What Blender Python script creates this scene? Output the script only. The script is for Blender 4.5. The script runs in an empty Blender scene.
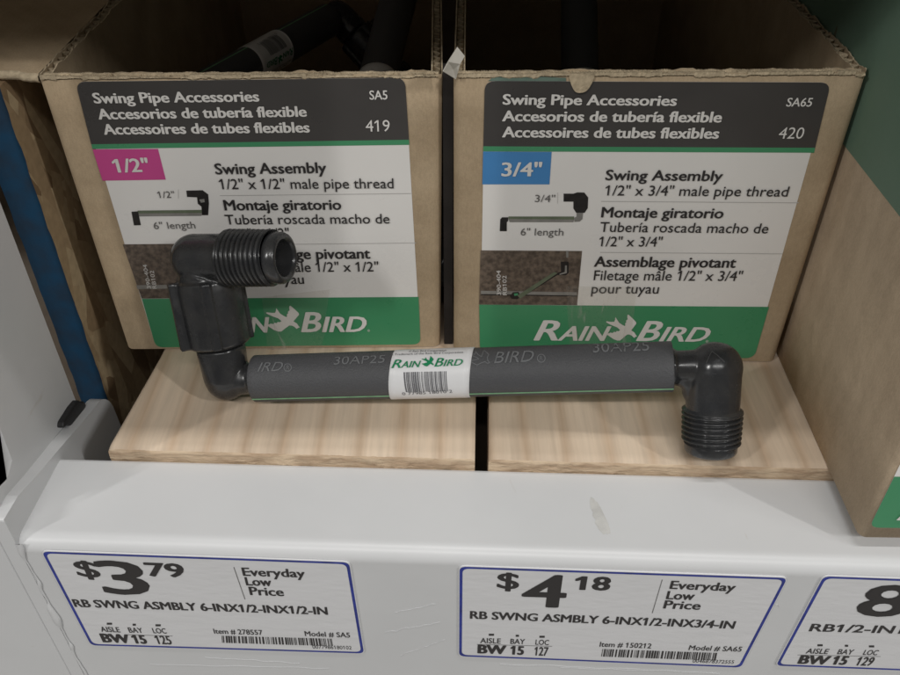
import bpy, bmesh, math, random
from mathutils import Vector, Matrix, noise
from mathutils.geometry import tessellate_polygon

random.seed(7)
scene = bpy.context.scene
COL = scene.collection
S = 0.0109                      # working unit (about a centimetre) -> metres

# ------------------------------------------------------------------ camera model (used to read places off real planes)
F = 840.0; TH = math.radians(38.8); H = 20.0
sT, cT = math.sin(TH), math.cos(TH)
def ray(u, v):
    x = (u-450)/F; y = -(v-337.5)/F
    return Vector((x, cT+y*sT, -sT+y*cT))
def atz(u, v, z):
    d = ray(u, v); t = (z-H)/d.z; return Vector((d.x*t, d.y*t, z))
def aty(u, v, Y):
    d = ray(u, v); t = Y/d.y; return Vector((d.x*t, Y, H+d.z*t))
def proj(p):
    z = p[2]-H; dep = p[1]*cT-z*sT; up = p[1]*sT+z*cT
    return (450+F*p[0]/dep, 337.5-F*up/dep)

# ------------------------------------------------------------------ materials
MATS = {}
def mat(name, col, rough=.5, spec=.5, var=0., vscale=60., bump=0., bscale=200., stretch=(1, 1, 1), col2=None, coat=0., detail=5.):
    m = bpy.data.materials.new(name); m.use_nodes = True
    nt = m.node_tree; b = nt.nodes['Principled BSDF']
    b.inputs['Base Color'].default_value = (*col, 1); b.inputs['Roughness'].default_value = rough
    b.inputs['Specular IOR Level'].default_value = spec
    if coat: b.inputs['Coat Weight'].default_value = coat; b.inputs['Coat Roughness'].default_value = .15
    tc = nt.nodes.new('ShaderNodeTexCoord'); mp = nt.nodes.new('ShaderNodeMapping')
    mp.inputs['Scale'].default_value = stretch
    nt.links.new(tc.outputs['Object'], mp.inputs['Vector'])
    if var or col2:
        n = nt.nodes.new('ShaderNodeTexNoise'); n.inputs['Scale'].default_value = vscale; n.inputs['Detail'].default_value = detail
        nt.links.new(mp.outputs[0], n.inputs['Vector'])
        r = nt.nodes.new('ShaderNodeValToRGB')
        c2 = col2 or tuple(c*(1-var) for c in col)
        r.color_ramp.elements[0].position = .35; r.color_ramp.elements[1].position = .65
        r.color_ramp.elements[0].color = (*c2, 1); r.color_ramp.elements[1].color = (*col, 1)
        nt.links.new(n.outputs['Fac'], r.inputs[0]); nt.links.new(r.outputs[0], b.inputs['Base Color'])
    if bump:
        n2 = nt.nodes.new('ShaderNodeTexNoise'); n2.inputs['Scale'].default_value = bscale; n2.inputs['Detail'].default_value = 4
        nt.links.new(mp.outputs[0], n2.inputs['Vector'])
        bp = nt.nodes.new('ShaderNodeBump'); bp.inputs['Strength'].default_value = bump; bp.inputs['Distance'].default_value = .0006
        nt.links.new(n2.outputs['Fac'], bp.inputs['Height']); nt.links.new(bp.outputs[0], b.inputs['Normal'])
    MATS[name] = m
    return m
def N(m, t): return m.node_tree.nodes.new(t)
def L(m, a, b): m.node_tree.links.new(a, b)

# cardboard: brown kraft paper, mottled fibres, faint flute lines, scuffs
def cardboard(name, col, dark):
    m = mat(name, col, .85, .15, col2=dark, vscale=45, stretch=(1, 1, 1), bump=.12, bscale=700)
    nt = m.node_tree; b = nt.nodes['Principled BSDF']
    tc = N(m, 'ShaderNodeTexCoord'); mp = N(m, 'ShaderNodeMapping'); mp.inputs['Scale'].default_value = (1, 1, .35)
    L(m, tc.outputs['Object'], mp.inputs['Vector'])
    n = N(m, 'ShaderNodeTexNoise'); n.inputs['Scale'].default_value = 1500; n.inputs['Detail'].default_value = 2
    L(m, mp.outputs[0], n.inputs['Vector'])
    n3 = N(m, 'ShaderNodeTexNoise'); n3.inputs['Scale'].default_value = 2600; n3.inputs['Detail'].default_value = 1
    L(m, tc.outputs['Object'], n3.inputs['Vector'])
    add = N(m, 'ShaderNodeMath'); add.operation = 'ADD'
    L(m, n.outputs['Fac'], add.inputs[0]); L(m, n3.outputs['Fac'], add.inputs[1])
    mr = N(m, 'ShaderNodeMapRange'); mr.inputs[1].default_value = .7; mr.inputs[2].default_value = 1.3
    mr.inputs[3].default_value = .90; mr.inputs[4].default_value = 1.07
    L(m, add.outputs[0], mr.inputs[0])
    src = b.inputs['Base Color'].links[0].from_socket
    mx = N(m, 'ShaderNodeMix'); mx.data_type = 'RGBA'; mx.blend_type = 'MULTIPLY'; mx.inputs[0].default_value = 1
    L(m, src, mx.inputs[6]); L(m, mr.outputs[0], mx.inputs[7]); L(m, mx.outputs[2], b.inputs['Base Color'])
    w = N(m, 'ShaderNodeTexWave'); w.bands_direction = 'DIAGONAL'; w.inputs['Scale'].default_value = 68; w.inputs['Distortion'].default_value = .6; w.inputs['Detail Scale'].default_value = .3
    mp2 = N(m, 'ShaderNodeMapping'); mp2.inputs['Scale'].default_value = (1, 1, 0); L(m, tc.outputs['Object'], mp2.inputs['Vector']); L(m, mp2.outputs[0], w.inputs['Vector'])
    nd = N(m, 'ShaderNodeTexNoise'); nd.inputs['Scale'].default_value = 32; nd.inputs['Detail'].default_value = 3; L(m, tc.outputs['Object'], nd.inputs['Vector'])
    a1 = N(m, 'ShaderNodeMath'); a1.operation = 'MULTIPLY_ADD'; a1.inputs[1].default_value = .105; L(m, w.outputs['Fac'], a1.inputs[0])
    a2 = N(m, 'ShaderNodeMath'); a2.operation = 'MULTIPLY'; a2.inputs[1].default_value = 2.2; L(m, nd.outputs['Fac'], a2.inputs[0]); L(m, a2.outputs[0], a1.inputs[2])
    b0 = b.inputs['Normal'].links[0].from_node
    bp = N(m, 'ShaderNodeBump'); bp.inputs['Strength'].default_value = .75; bp.inputs['Distance'].default_value = .0014
    L(m, a1.outputs[0], bp.inputs['Height']); L(m, bp.outputs[0], b0.inputs['Normal'])
    return m
M_card = cardboard('cardboard', (.44, .34, .225), (.37, .28, .18))
M_cardcrate = cardboard('cardboard_crate', (.52, .41, .29), (.46, .36, .255))
M_torn = mat('torn_paper', (.55, .45, .31), .95, .1, var=.3, vscale=500, bump=.8, bscale=900)
M_white = mat('label_white', (.78, .76, .73), .4, .4, var=.03, vscale=30, bump=.05, bscale=80)
M_head = mat('label_charcoal', (.048, .044, .042), .42, .4, col2=(.058, .054, .051), vscale=30, bump=.06, bscale=60)
M_green = mat('label_green', (.050, .26, .118), .4, .45, col2=(.058, .275, .128), vscale=25, bump=.06, bscale=60)
M_mag = mat('label_magenta', (.58, .07, .27), .4, .4, var=.08, vscale=40)
M_blue = mat('label_blue', (.06, .235, .52), .4, .4, var=.08, vscale=40)
M_ink = mat('ink_black', (.035, .032, .032), .5, .3)
M_inkgrey = mat('ink_grey', (.13, .125, .12), .5, .3)
M_inkw = mat('ink_white', (.72, .70, .67), .45, .4)
M_hair = mat('ink_hairline', (.50, .485, .465), .5, .3)
M_soil = mat('picture_soil', (.17, .13, .10), .45, .4, col2=(.07, .053, .041), vscale=520, stretch=(1, 1, 1), detail=8)
M_picpipe = mat('picture_pipe', (.26, .25, .23), .45, .4, var=.2, vscale=300)
M_picgreen = mat('picture_green', (.14, .17, .11), .45, .4, var=.2, vscale=300)
M_picdark = mat('picture_black', (.022, .019, .018), .45, .4, var=.4, vscale=500)
M_black = mat('black_plastic', (.024, .025, .027), .30, .55, col2=(.036, .036, .036), detail=9, vscale=170, bump=.05, bscale=260)
def uneven_sheen(m, lo, hi, sc):
    b = m.node_tree.nodes['Principled BSDF']; tc = N(m, 'ShaderNodeTexCoord')
    n = N(m, 'ShaderNodeTexNoise'); n.inputs['Scale'].default_value = sc; n.inputs['Detail'].default_value = 8; n.inputs['Roughness'].default_value = .7
    L(m, tc.outputs['Object'], n.inputs['Vector'])
    r = N(m, 'ShaderNodeMapRange'); r.inputs[1].default_value = .35; r.inputs[2].default_value = .65; r.inputs[3].default_value = lo; r.inputs[4].default_value = hi
    L(m, n.outputs['Fac'], r.inputs[0]); L(m, r.outputs[0], b.inputs['Roughness'])
uneven_sheen(M_black, .14, .36, 110)
uneven_sheen(M_white, .22, .5, 45); uneven_sheen(M_head, .22, .5, 45); uneven_sheen(M_green, .2, .5, 45)
M_tube = mat('tube_grey', (.080, .081, .085), .5, .35, col2=(.074, .075, .079), vscale=2400, bump=.5, bscale=2000, detail=3)
M_emboss = mat('tube_print', (.165, .17, .175), .6, .3)
M_stripe = mat('tube_stripe', (.24, .52, .29), .5, .4, var=.25, vscale=300)
M_sleeve = mat('sleeve_paper', (.76, .76, .765), .35, .4, var=.02, vscale=60, bump=.04, bscale=120)
M_logog = mat('ink_green', (.01, .25, .10), .45, .4, var=.2, vscale=300)
M_barink = mat('ink_barcode', (.13, .13, .14), .5, .3)
M_paint = mat('white_paint', (.605, .61, .615), .36, .5, col2=(.58, .585, .59), vscale=22, bump=.12, bscale=90)
M_tag = mat('tag_paper', (.66, .66, .67), .45, .4, var=.02, vscale=50, bump=.25, bscale=110, stretch=(1, 1, 3))
M_tagblue = mat('tag_border', (.028, .045, .30), .45, .4, var=.35, vscale=250)
M_bluepaint = mat('blue_paint', (.014, .065, .135), .7, .2, col2=(.022, .05, .09), vscale=120, bump=.5, bscale=260)
M_clip = mat('clip_black', (.02, .02, .021), .5, .4, bump=.2, bscale=400)
M_dark = mat('dark_backing', (.22, .18, .14), .9, .2, var=.2)
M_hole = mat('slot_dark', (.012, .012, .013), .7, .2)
M_floor = mat('floor_concrete', (.34, .33, .31), .5, .4, var=.1, vscale=8)
M_paintchip = mat('paint_bead', (.62, .62, .61), .4, .5, bump=.4, bscale=160)
M_residue = mat('adhesive_residue', (.56, .555, .535), .5, .3, bump=.5, bscale=300, var=.15, vscale=200)

# paint: scratches and scuff marks
def scuff(m, lo, amount, sc, stretch):
    b = m.node_tree.nodes['Principled BSDF']
    tc = N(m, 'ShaderNodeTexCoord'); mp = N(m, 'ShaderNodeMapping'); mp.inputs['Scale'].default_value = stretch
    L(m, tc.outputs['Object'], mp.inputs['Vector'])
    n = N(m, 'ShaderNodeTexNoise'); n.inputs['Scale'].default_value = sc; n.inputs['Detail'].default_value = 9; n.inputs['Roughness'].default_value = .62
    n.inputs['Distortion'].default_value = .6
    L(m, mp.outputs[0], n.inputs['Vector'])
    r = N(m, 'ShaderNodeValToRGB'); r.color_ramp.elements[0].position = lo; r.color_ramp.elements[1].position = lo+.09
    r.color_ramp.elements[0].color = (1, 1, 1, 1); r.color_ramp.elements[1].color = (amount, amount*.97, amount*.93, 1)
    L(m, n.outputs['Fac'], r.inputs[0])
    s = b.inputs['Base Color'].links[0].from_socket
    mx = N(m, 'ShaderNodeMix'); mx.data_type = 'RGBA'; mx.blend_type = 'MULTIPLY'; mx.inputs[0].default_value = 1
    L(m, s, mx.inputs[6]); L(m, r.outputs[0], mx.inputs[7]); L(m, mx.outputs[2], b.inputs['Base Color'])
scuff(M_paint, .68, .90, 150, (1, .35, 1))

# pine: long grain along the depth of the shelf, soft growth rings
def pine():
    m = bpy.data.materials.new('pine_wood'); m.use_nodes = True; MATS['pine'] = m
    b = m.node_tree.nodes['Principled BSDF']; b.inputs['Roughness'].default_value = .6; b.inputs['Specular IOR Level'].default_value = .3
    tc = N(m, 'ShaderNodeTexCoord')
    def nz(scale, st, det, dist=0.):
        mp = N(m, 'ShaderNodeMapping'); mp.inputs['Scale'].default_value = st
        L(m, tc.outputs['Object'], mp.inputs['Vector'])
        n = N(m, 'ShaderNodeTexNoise'); n.inputs['Scale'].default_value = scale; n.inputs['Detail'].default_value = det
        n.inputs['Distortion'].default_value = dist
        L(m, mp.outputs[0], n.inputs['Vector']); return n.outputs['Fac']
    warp = nz(14, (1, .35, 1), 2)
    w = N(m, 'ShaderNodeTexWave'); w.wave_type = 'BANDS'; w.bands_direction = 'X'; w.wave_profile = 'TRI'
    w.inputs['Scale'].default_value = 22; w.inputs['Distortion'].default_value = 3.6
    w.inputs['Detail'].default_value = 2; w.inputs['Detail Scale'].default_value = .6
    mp = N(m, 'ShaderNodeMapping'); mp.inputs['Scale'].default_value = (1, .16, .6)
    L(m, tc.outputs['Object'], mp.inputs['Vector']); L(m, mp.outputs[0], w.inputs['Vector'])
    r = N(m, 'ShaderNodeValToRGB')
    e = r.color_ramp.elements; e[0].position = 0; e[0].color = (.66, .54, .415, 1); e[1].position = 1; e[1].color = (.55, .415, .295, 1)
    k = e.new(.62); k.color = (.64, .515, .39, 1)
    L(m, w.outputs['Fac'], r.inputs[0])
    fine = nz(560, (1, .05, .3), 5)
    mr = N(m, 'ShaderNodeMapRange'); mr.inputs[1].default_value = .3; mr.inputs[2].default_value = .7; mr.inputs[3].default_value = .88; mr.inputs[4].default_value = 1.05
    L(m, fine, mr.inputs[0])
    mx = N(m, 'ShaderNodeMix'); mx.data_type = 'RGBA'; mx.blend_type = 'MULTIPLY'; mx.inputs[0].default_value = 1
    L(m, r.outputs[0], mx.inputs[6]); L(m, mr.outputs[0], mx.inputs[7])
    blot = nz(30, (1, .5, 1), 3, .5)
    r2 = N(m, 'ShaderNodeValToRGB'); r2.color_ramp.elements[0].position = .3; r2.color_ramp.elements[1].position = .7
    r2.color_ramp.elements[0].color = (.86, .84, .82, 1); r2.color_ramp.elements[1].color = (1.05, 1.04, 1.03, 1)
    L(m, blot, r2.inputs[0])
    mx2 = N(m, 'ShaderNodeMix'); mx2.data_type = 'RGBA'; mx2.blend_type = 'MULTIPLY'; mx2.inputs[0].default_value = 1
    L(m, mx.outputs[2], mx2.inputs[6]); L(m, r2.outputs[0], mx2.inputs[7]); L(m, mx2.outputs[2], b.inputs['Base Color'])
    bp = N(m, 'ShaderNodeBump'); bp.inputs['Strength'].default_value = .25; bp.inputs['Distance'].default_value = .0004
    L(m, fine, bp.inputs['Height']); L(m, bp.outputs[0], b.inputs['Normal'])
    return m
M_pine = pine()
M_pine_end = mat('pine_end', (.60, .47, .33), .85, .2, col2=(.42, .30, .20), vscale=170, stretch=(.5, 1, 2.5), bump=1., bscale=350)

def osb():
    m = bpy.data.materials.new('osb'); m.use_nodes = True
    b = m.node_tree.nodes['Principled BSDF']; b.inputs['Roughness'].default_value = .8; b.inputs['Specular IOR Level'].default_value = .2
    tc = N(m, 'ShaderNodeTexCoord'); prev = None; hts = []
    for i, (ang, sc, st) in enumerate([(.9, 130, (1, .25, 1)), (1.9, 140, (1, .22, 1)), (1.3, 115, (1, .28, 1))]):
        mp = N(m, 'ShaderNodeMapping'); mp.inputs['Scale'].default_value = (0.2, st[1], 1)
        ro = N(m, 'ShaderNodeMapping'); ro.inputs['Rotation'].default_value = (ang, 0, 0)
        L(m, tc.outputs['Object'], ro.inputs['Vector']); L(m, ro.outputs[0], mp.inputs['Vector'])
        v = N(m, 'ShaderNodeTexVoronoi'); v.inputs['Scale'].default_value = sc; v.inputs['Randomness'].default_value = 1
        L(m, mp.outputs[0], v.inputs['Vector'])
        sp = N(m, 'ShaderNodeSeparateColor'); L(m, v.outputs['Color'], sp.inputs[0])
        r = N(m, 'ShaderNodeValToRGB'); e = r.color_ramp.elements
        e[0].color = (.22, .145, .08, 1); e[1].color = (.50, .39, .24, 1); k = e.new(.5); k.color = (.38, .275, .16, 1)
        L(m, sp.outputs[0], r.inputs[0]); hts.append(sp.outputs[1])
        if prev is None: prev = r.outputs[0]
        else:
            gt = N(m, 'ShaderNodeMath'); gt.operation = 'GREATER_THAN'; gt.inputs[1].default_value = .5
            L(m, sp.outputs[2], gt.inputs[0])
            mx = N(m, 'ShaderNodeMix'); mx.data_type = 'RGBA'
            L(m, gt.outputs[0], mx.inputs[0]); L(m, prev, mx.inputs[6]); L(m, r.outputs[0], mx.inputs[7]); prev = mx.outputs[2]
    n = N(m, 'ShaderNodeTexNoise'); n.inputs['Scale'].default_value = 300; n.inputs['Detail'].default_value = 4
    L(m, tc.outputs['Object'], n.inputs['Vector'])
    mr = N(m, 'ShaderNodeMapRange'); mr.inputs[3].default_value = .7; mr.inputs[4].default_value = 1.25; L(m, n.outputs['Fac'], mr.inputs[0])
    mx = N(m, 'ShaderNodeMix'); mx.data_type = 'RGBA'; mx.blend_type = 'MULTIPLY'; mx.inputs[0].default_value = 1
    L(m, prev, mx.inputs[6]); L(m, mr.outputs[0], mx.inputs[7]); L(m, mx.outputs[2], b.inputs['Base Color'])
    bp = N(m, 'ShaderNodeBump'); bp.inputs['Strength'].default_value = .5; bp.inputs['Distance'].default_value = .0006
    L(m, hts[0], bp.inputs['Height']); L(m, bp.outputs[0], b.inputs['Normal'])
    return m
M_osb = osb()

def tape_mat():
    m = bpy.data.materials.new('clear_tape'); m.use_nodes = True; nt = m.node_tree
    for n in list(nt.nodes):
        if n.type != 'OUTPUT_MATERIAL': nt.nodes.remove(n)
    out = nt.nodes['Material Output']
    tr = N(m, 'ShaderNodeBsdfTransparent'); tr.inputs[0].default_value = (.97, .965, .95, 1)
    gl = N(m, 'ShaderNodeBsdfPrincipled'); gl.inputs['Base Color'].default_value = (.62, .60, .56, 1); gl.inputs['Roughness'].default_value = .22
    tc = N(m, 'ShaderNodeTexCoord'); mp = N(m, 'ShaderNodeMapping'); mp.inputs['Scale'].default_value = (1, 1, .22); mp.inputs['Rotation'].default_value = (0, .35, 0)
    L(m, tc.outputs['Object'], mp.inputs['Vector'])
    n = N(m, 'ShaderNodeTexNoise'); n.inputs['Scale'].default_value = 190; n.inputs['Detail'].default_value = 6; n.inputs['Distortion'].default_value = 1.2
    L(m, mp.outputs[0], n.inputs['Vector'])
    r = N(m, 'ShaderNodeValToRGB'); e = r.color_ramp.elements
    e[0].position = .57; e[0].color = (.07, .07, .07, 1); e[1].position = .75; e[1].color = (.45, .45, .45, 1)
    L(m, n.outputs['Fac'], r.inputs[0])
    bp = N(m, 'ShaderNodeBump'); bp.inputs['Strength'].default_value = .35; bp.inputs['Distance'].default_value = .0006
    L(m, n.outputs['Fac'], bp.inputs['Height']); L(m, bp.outputs[0], gl.inputs['Normal'])
    mx = N(m, 'ShaderNodeMixShader'); L(m, r.outputs[0], mx.inputs[0]); L(m, tr.outputs[0], mx.inputs[1]); L(m, gl.outputs[0], mx.inputs[2])
    L(m, mx.outputs[0], out.inputs['Surface'])
    return m
M_tape = tape_mat()

# ------------------------------------------------------------------ objects
def thing(name, label, cat, loc, group=None):
    o = bpy.data.objects.new(name, None); COL.objects.link(o); o.empty_display_size = .02
    o.location = Vector(loc)*S; o['label'] = label; o['category'] = cat
    if group: o['group'] = group
    o['_loc'] = list(loc)
    return o
class MB:
    def __init__(s): s.v = []; s.f = []; s.m = []; s.sm = []
    def vert(s, p): s.v.append(Vector(p)); return len(s.v)-1
    def face(s, ids, m=0, smooth=False): s.f.append(tuple(ids)); s.m.append(m); s.sm.append(smooth)
    def poly(s, pts, m=0): s.face([s.vert(p) for p in pts], m)
    def box(s, lo, hi, m=0, X=None):
        c = [Vector((x, y, z)) for z in (lo[2], hi[2]) for y in (lo[1], hi[1]) for x in (lo[0], hi[0])]
        if X: c = [X(p) for p in c]
        i = [s.vert(p) for p in c]
        for q in ((0, 2, 3, 1), (4, 5, 7, 6), (0, 1, 5, 4), (2, 6, 7, 3), (0, 4, 6, 2), (1, 3, 7, 5)): s.face([i[k] for k in q], m)
    def lathe(s, o, d, prof, n=64, rf=None, m=0, smooth=True, cap0=False, cap1=False, ref=None):
        o = Vector(o); d = Vector(d).normalized()
        a = Vector(ref) if ref else (Vector((0, 0, 1)) if abs(d.z) < .9 else Vector((1, 0, 0)))
        e1 = (a-d*a.dot(d)).normalized(); e2 = d.cross(e1)
        rows = []
        for t, r in prof:
            row = []
            for k in range(n):
                ph = 2*math.pi*k/n
                rr = rf(t, r, ph) if rf else r
                row.append(s.vert(o+d*t+(e1*math.cos(ph)+e2*math.sin(ph))*rr))
            rows.append(row)
        for a_, b_ in zip(rows, rows[1:]):
            for k in range(n): s.face((a_[k], a_[(k+1) % n], b_[(k+1) % n], b_[k]), m, smooth)
        if cap0: s.face(rows[0][::-1], m)
        if cap1: s.face(rows[-1], m)
    def sphere(s, c, r, m=0, n=40):
        c = Vector(c)
        s.lathe(c, (0, 0, 1), [(-r*math.cos(math.pi*i/24), max(.0005, r*math.sin(math.pi*i/24))) for i in range(25)], n, m=m)
    def build(s, name, mats, parent=None):
        base = Vector(parent['_loc']) if parent is not None and '_loc' in parent.keys() else Vector((0, 0, 0))
        me = bpy.data.meshes.new(name)
        me.from_pydata([(p-base)*S for p in s.v], [], s.f)
        for mm in (mats if isinstance(mats, (list, tuple)) else [mats]): me.materials.append(mm)
        me.polygons.foreach_set('material_index', s.m); me.polygons.foreach_set('use_smooth', s.sm)
        me.update()
        o = bpy.data.objects.new(name, me); COL.objects.link(o)
        if parent is not None:
            o.parent = parent
            o['_loc'] = list(base)
        return o
def top(o, label, cat, group=None):
    o['label'] = label; o['category'] = cat
    if group: o['group'] = group
    return o
def normals_out(o):
    bm = bmesh.new(); bm.from_mesh(o.data); bmesh.ops.recalc_face_normals(bm, faces=bm.faces); bm.to_mesh(o.data); bm.free()
def bevel(o, w, seg=2, ang=40):
    md = o.modifiers.new('bevel', 'BEVEL'); md.width = w*S; md.segments = seg; md.limit_method = 'ANGLE'; md.angle_limit = math.radians(ang)
def fuse(o, vox, smooth=6):
    """moulded plastic: melt the joined solids into one skin with soft fillets"""
    r = o.modifiers.new('r', 'REMESH'); r.mode = 'VOXEL'; r.voxel_size = vox*S; r.use_smooth_shade = True
    sm = o.modifiers.new('s', 'SMOOTH'); sm.factor = .5; sm.iterations = smooth
    dg = bpy.context.evaluated_depsgraph_get(); dg.update()
    me = bpy.data.meshes.new_from_object(o.evaluated_get(dg)); o.modifiers.clear()
    old = o.data; o.data = me
    if not me.materials: me.materials.append(old.materials[0])
    for p in me.polygons: p.use_smooth = True
    me.name = o.name

# ------------------------------------------------------------------ surfaces one can print on
class Patch:
    """W(a, b) -> point on a surface, Nrm(a, b) -> its outward normal; inv() finds (a, b) of a picture point"""
    def __init__(s, W, Nrm, a0, b0): s.W, s.Nn, s.g = W, Nrm, (a0, b0)
    def inv(s, u, v):
        a, b = s.g
        for _ in range(14):
            p = proj(s.W(a, b)); pa = proj(s.W(a+1e-3, b)); pb = proj(s.W(a, b+1e-3))
            j11, j21 = (pa[0]-p[0])*1e3, (pa[1]-p[1])*1e3; j12, j22 = (pb[0]-p[0])*1e3, (pb[1]-p[1])*1e3
            det = j11*j22-j12*j21; ru, rv = u-p[0], v-p[1]
            da = (j22*ru-j12*rv)/det; db = (-j21*ru+j11*rv)/det
            a += max(-3, min(3, da)); b += max(-3, min(3, db))
        return a, b
    def P(s, a, b, off): return s.W(a, b)+s.Nn(a, b)*off
def rounded(pts, rad):
    """pts (a, b) with a corner radius each"""
    out = []; n = len(pts)
    for i in range(n):
        r = rad[i] if isinstance(rad, (list, tuple)) else rad
        p = Vector(pts[i]); q = Vector(pts[i-1]); w = Vector(pts[(i+1) % n])
        if r <= 0: out.append(p); continue
        d1 = (q-p).normalized(); d2 = (w-p).normalized()
        A = p+d1*r; B = p+d2*r
        for k in range(7):
            t = k/6; out.append((A*(1-t)**2)+(p*2*t*(1-t))+(B*t*t))
    return out
def zone(mb, patch, poly, off, m, rad=0, px=True, sub=False):
    ab = [patch.inv(*q) for q in poly] if px else list(poly)
    ab = rounded(ab, rad)
    if sub:                                     # fine strips, for a curved surface
        pass
    tri = tessellate_polygon([[Vector((p[0], p[1], 0)) for p in ab]])
    ids = [mb.vert(patch.P(p[0], p[1], off)) for p in ab]
    for t in tri: mb.face([ids[k] for k in t], m)
_tc = {}
def text_mesh(s, shear=0., outline=0.):
    k = (s, shear, outline)
    if k in _tc: return _tc[k]
    c = bpy.data.curves.new('t', 'FONT'); c.body = s; c.size = 1; c.resolution_u = 3; c.shear = shear
    c.dimensions = '2D'
    if outline: c.dimensions = '3D'; c.fill_mode = 'FULL'; c.bevel_depth = outline; c.bevel_resolution = 0
    c.fill_mode = 'FRONT' if not outline else 'FULL'
    for mm in (MATS['ink_black'], MATS['ink_white']): c.materials.append(mm)
    for i, ch in enumerate(s):
        if ch == '1': c.body_format[i].material_index = 1
    o = bpy.data.objects.new('t', c); COL.objects.link(o)
    dg = bpy.context.evaluated_depsgraph_get(); dg.update()
    me = bpy.data.meshes.new_from_object(o.evaluated_get(dg))
    vs = [(v.co.x, v.co.y) for v in me.vertices]; fs = [tuple(p.vertices) for p in me.polygons]
    ones = sorted({v for p in me.polygons if p.material_index == 1 for v in p.vertices}, key=lambda i: vs[i][0]-shear*vs[i][1])
    groups = []
    for i in ones:                              # give the figure 1 its flag
        x = vs[i][0]-shear*vs[i][1]
        if groups and x-groups[-1][-1] < .2: groups[-1].append(x)
        else: groups.append([x])
    for g in groups:
        yt = max(vs[i][1] for i in ones); xa, xb = g[0], g[-1]; k0 = len(vs)
        for x, y in ((xa+.01, yt), (xa-.15, yt-.13), (xa-.15, yt-.215), (xa+.01, yt-.115)): vs.append((x+shear*y, y))
        fs.append((k0, k0+1, k0+2, k0+3))
    bpy.data.objects.remove(o); bpy.data.curves.remove(c); bpy.data.meshes.remove(me)
    _tc[k] = (vs, fs); return _tc[k]
CAP = max(y for x, y in text_mesh('H')[0])
def text(mb, patch, s, p0, p1, h, m=0, bold=0., shear=0., off=.045, px=True):
    """set the words s with their baseline from p0 to p1 (ink to ink) and capitals h tall"""
    vs, fs = text_mesh(s, shear)
    if not vs: return
    x0 = min(v[0] for v in vs); x1 = max(v[0] for v in vs)
    if px:
        a0, b0 = patch.inv(*p0); a1, b1 = patch.inv(*p1)
        mid = ((p0[0]+p1[0])/2, (p0[1]+p1[1])/2)
        am, bm_ = patch.inv(*mid); at, bt = patch.inv(mid[0]+(0), mid[1]-h)
        hh = bt-bm_
    else: (a0, b0), (a1, b1), hh = p0, p1, h
    dx, dy = a1-a0, b1-b0
    ln = math.hypot(dx, dy); cx, cy = dx/ln, dy/ln
    by = bold*.35; sy = hh/(CAP+2*by); bx = bold*sy*CAP/hh
    sh = [(0, 0)]
    if bold:
        nb = 8 if bold < .04 else 14
        sh = [(bx*math.cos(2*math.pi*i/nb), by*math.sin(2*math.pi*i/nb)) for i in range(nb)]+[(0, 0)]
        # sideways weight is kept in proportion when the line is stretched
        k = (ln/(x1-x0))/sy; sh = [(p[0]/max(.8, k), p[1]) for p in sh]; bx /= max(.8, k)
    sx = ln/(x1-x0+2*bx)
    for i, (ox, oy) in enumerate(sh):
        ids = []
        for x, y in vs:
            X = (x-x0+ox+bx)*sx; Y = (y+oy+by)*sy
            ids.append(mb.vert(patch.P(a0+X*cx, b0+X*cy+Y, off+i*.0006)))
        for f in fs: mb.face([ids[k] for k in f], m)

def bars(mb, patch, q, seed, m=0, off=.045, n=34, gap=.45):
    """a barcode filling the picture quadrilateral q = (top left, top right, bottom right, bottom left)"""
    R = random.Random(seed); A = [patch.inv(*p) for p in q]
    w = []; t = 0
    while t < 1:
        a = R.choice([.006, .006, .011, .016, .02])*34/n; w.append((t, min(1, t+a))); t += a+R.choice([.007, .007, .012, .018])*34/n
    def bl(t, s):
        return tuple((A[0][i]*(1-t)+A[1][i]*t)*(1-s)+(A[3][i]*(1-t)+A[2][i]*t)*s for i in (0, 1))
    for t0, t1 in w:
        K = 5
        for k in range(K):
            s0, s1 = k/K, (k+1)/K
            mb.face([mb.vert(patch.P(*bl(*z), off)) for z in ((t0, s0), (t1, s0), (t1, s1), (t0, s1))], m)
BIRD = [(365, 150), (400, 205), (430, 250), (480, 285), (530, 312), (545, 298), (538, 268), (560, 245), (556, 215), (585, 190), (578, 150), (583, 112), (600, 108),
        (670, 172), (735, 240), (740, 270), (690, 335), (648, 390), (705, 425), (728, 465), (752, 497), (722, 508), (703, 526), (660, 485), (620, 465), (580, 462), (520, 510), (450, 570),
        (400, 572), (330, 545), (265, 500), (200, 455), (200, 435), (255, 443), (270, 428), (320, 437), (335, 415), (375, 420), (390, 398), (420, 406), (450, 385),
        (425, 358), (395, 335), (330, 310), (265, 280), (200, 245), (205, 225), (280, 236), (345, 235), (360, 200)]
def bird(mb, patch, bb, m, off):
    u0, v0, u1, v1 = bb
    pts = [(u0+(x-200)/552*(u1-u0), v0+(y-108)/464*(v1-v0)) for x, y in BIRD]
    zone(mb, patch, pts, off, m)
def logo(mb, patch, rain, bb, birdtxt, big, small, m, off=.045, bold=.035, shear=.28):
    """rain / birdtxt: ((u, v) baseline left, (u, v) baseline right)"""
    for (p0, p1), word, share in ((rain, 'RAIN', .30), (birdtxt, 'BIRD', .30)):
        q = (p0[0]+(p1[0]-p0[0])*share, p0[1]+(p1[1]-p0[1])*share)
        # first capital larger than the rest; sheared forms overlap a little
        text(mb, patch, word[0], p0, (p0[0]+(p1[0]-p0[0])*(share+.03), q[1]), big, m, bold*.9, shear, off)
        text(mb, patch, word[1:], (p0[0]+(p1[0]-p0[0])*(share+.015), q[1]), p1, small, m, bold, shear, off+.005)
    bird(mb, patch, bb, m, off)

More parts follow.
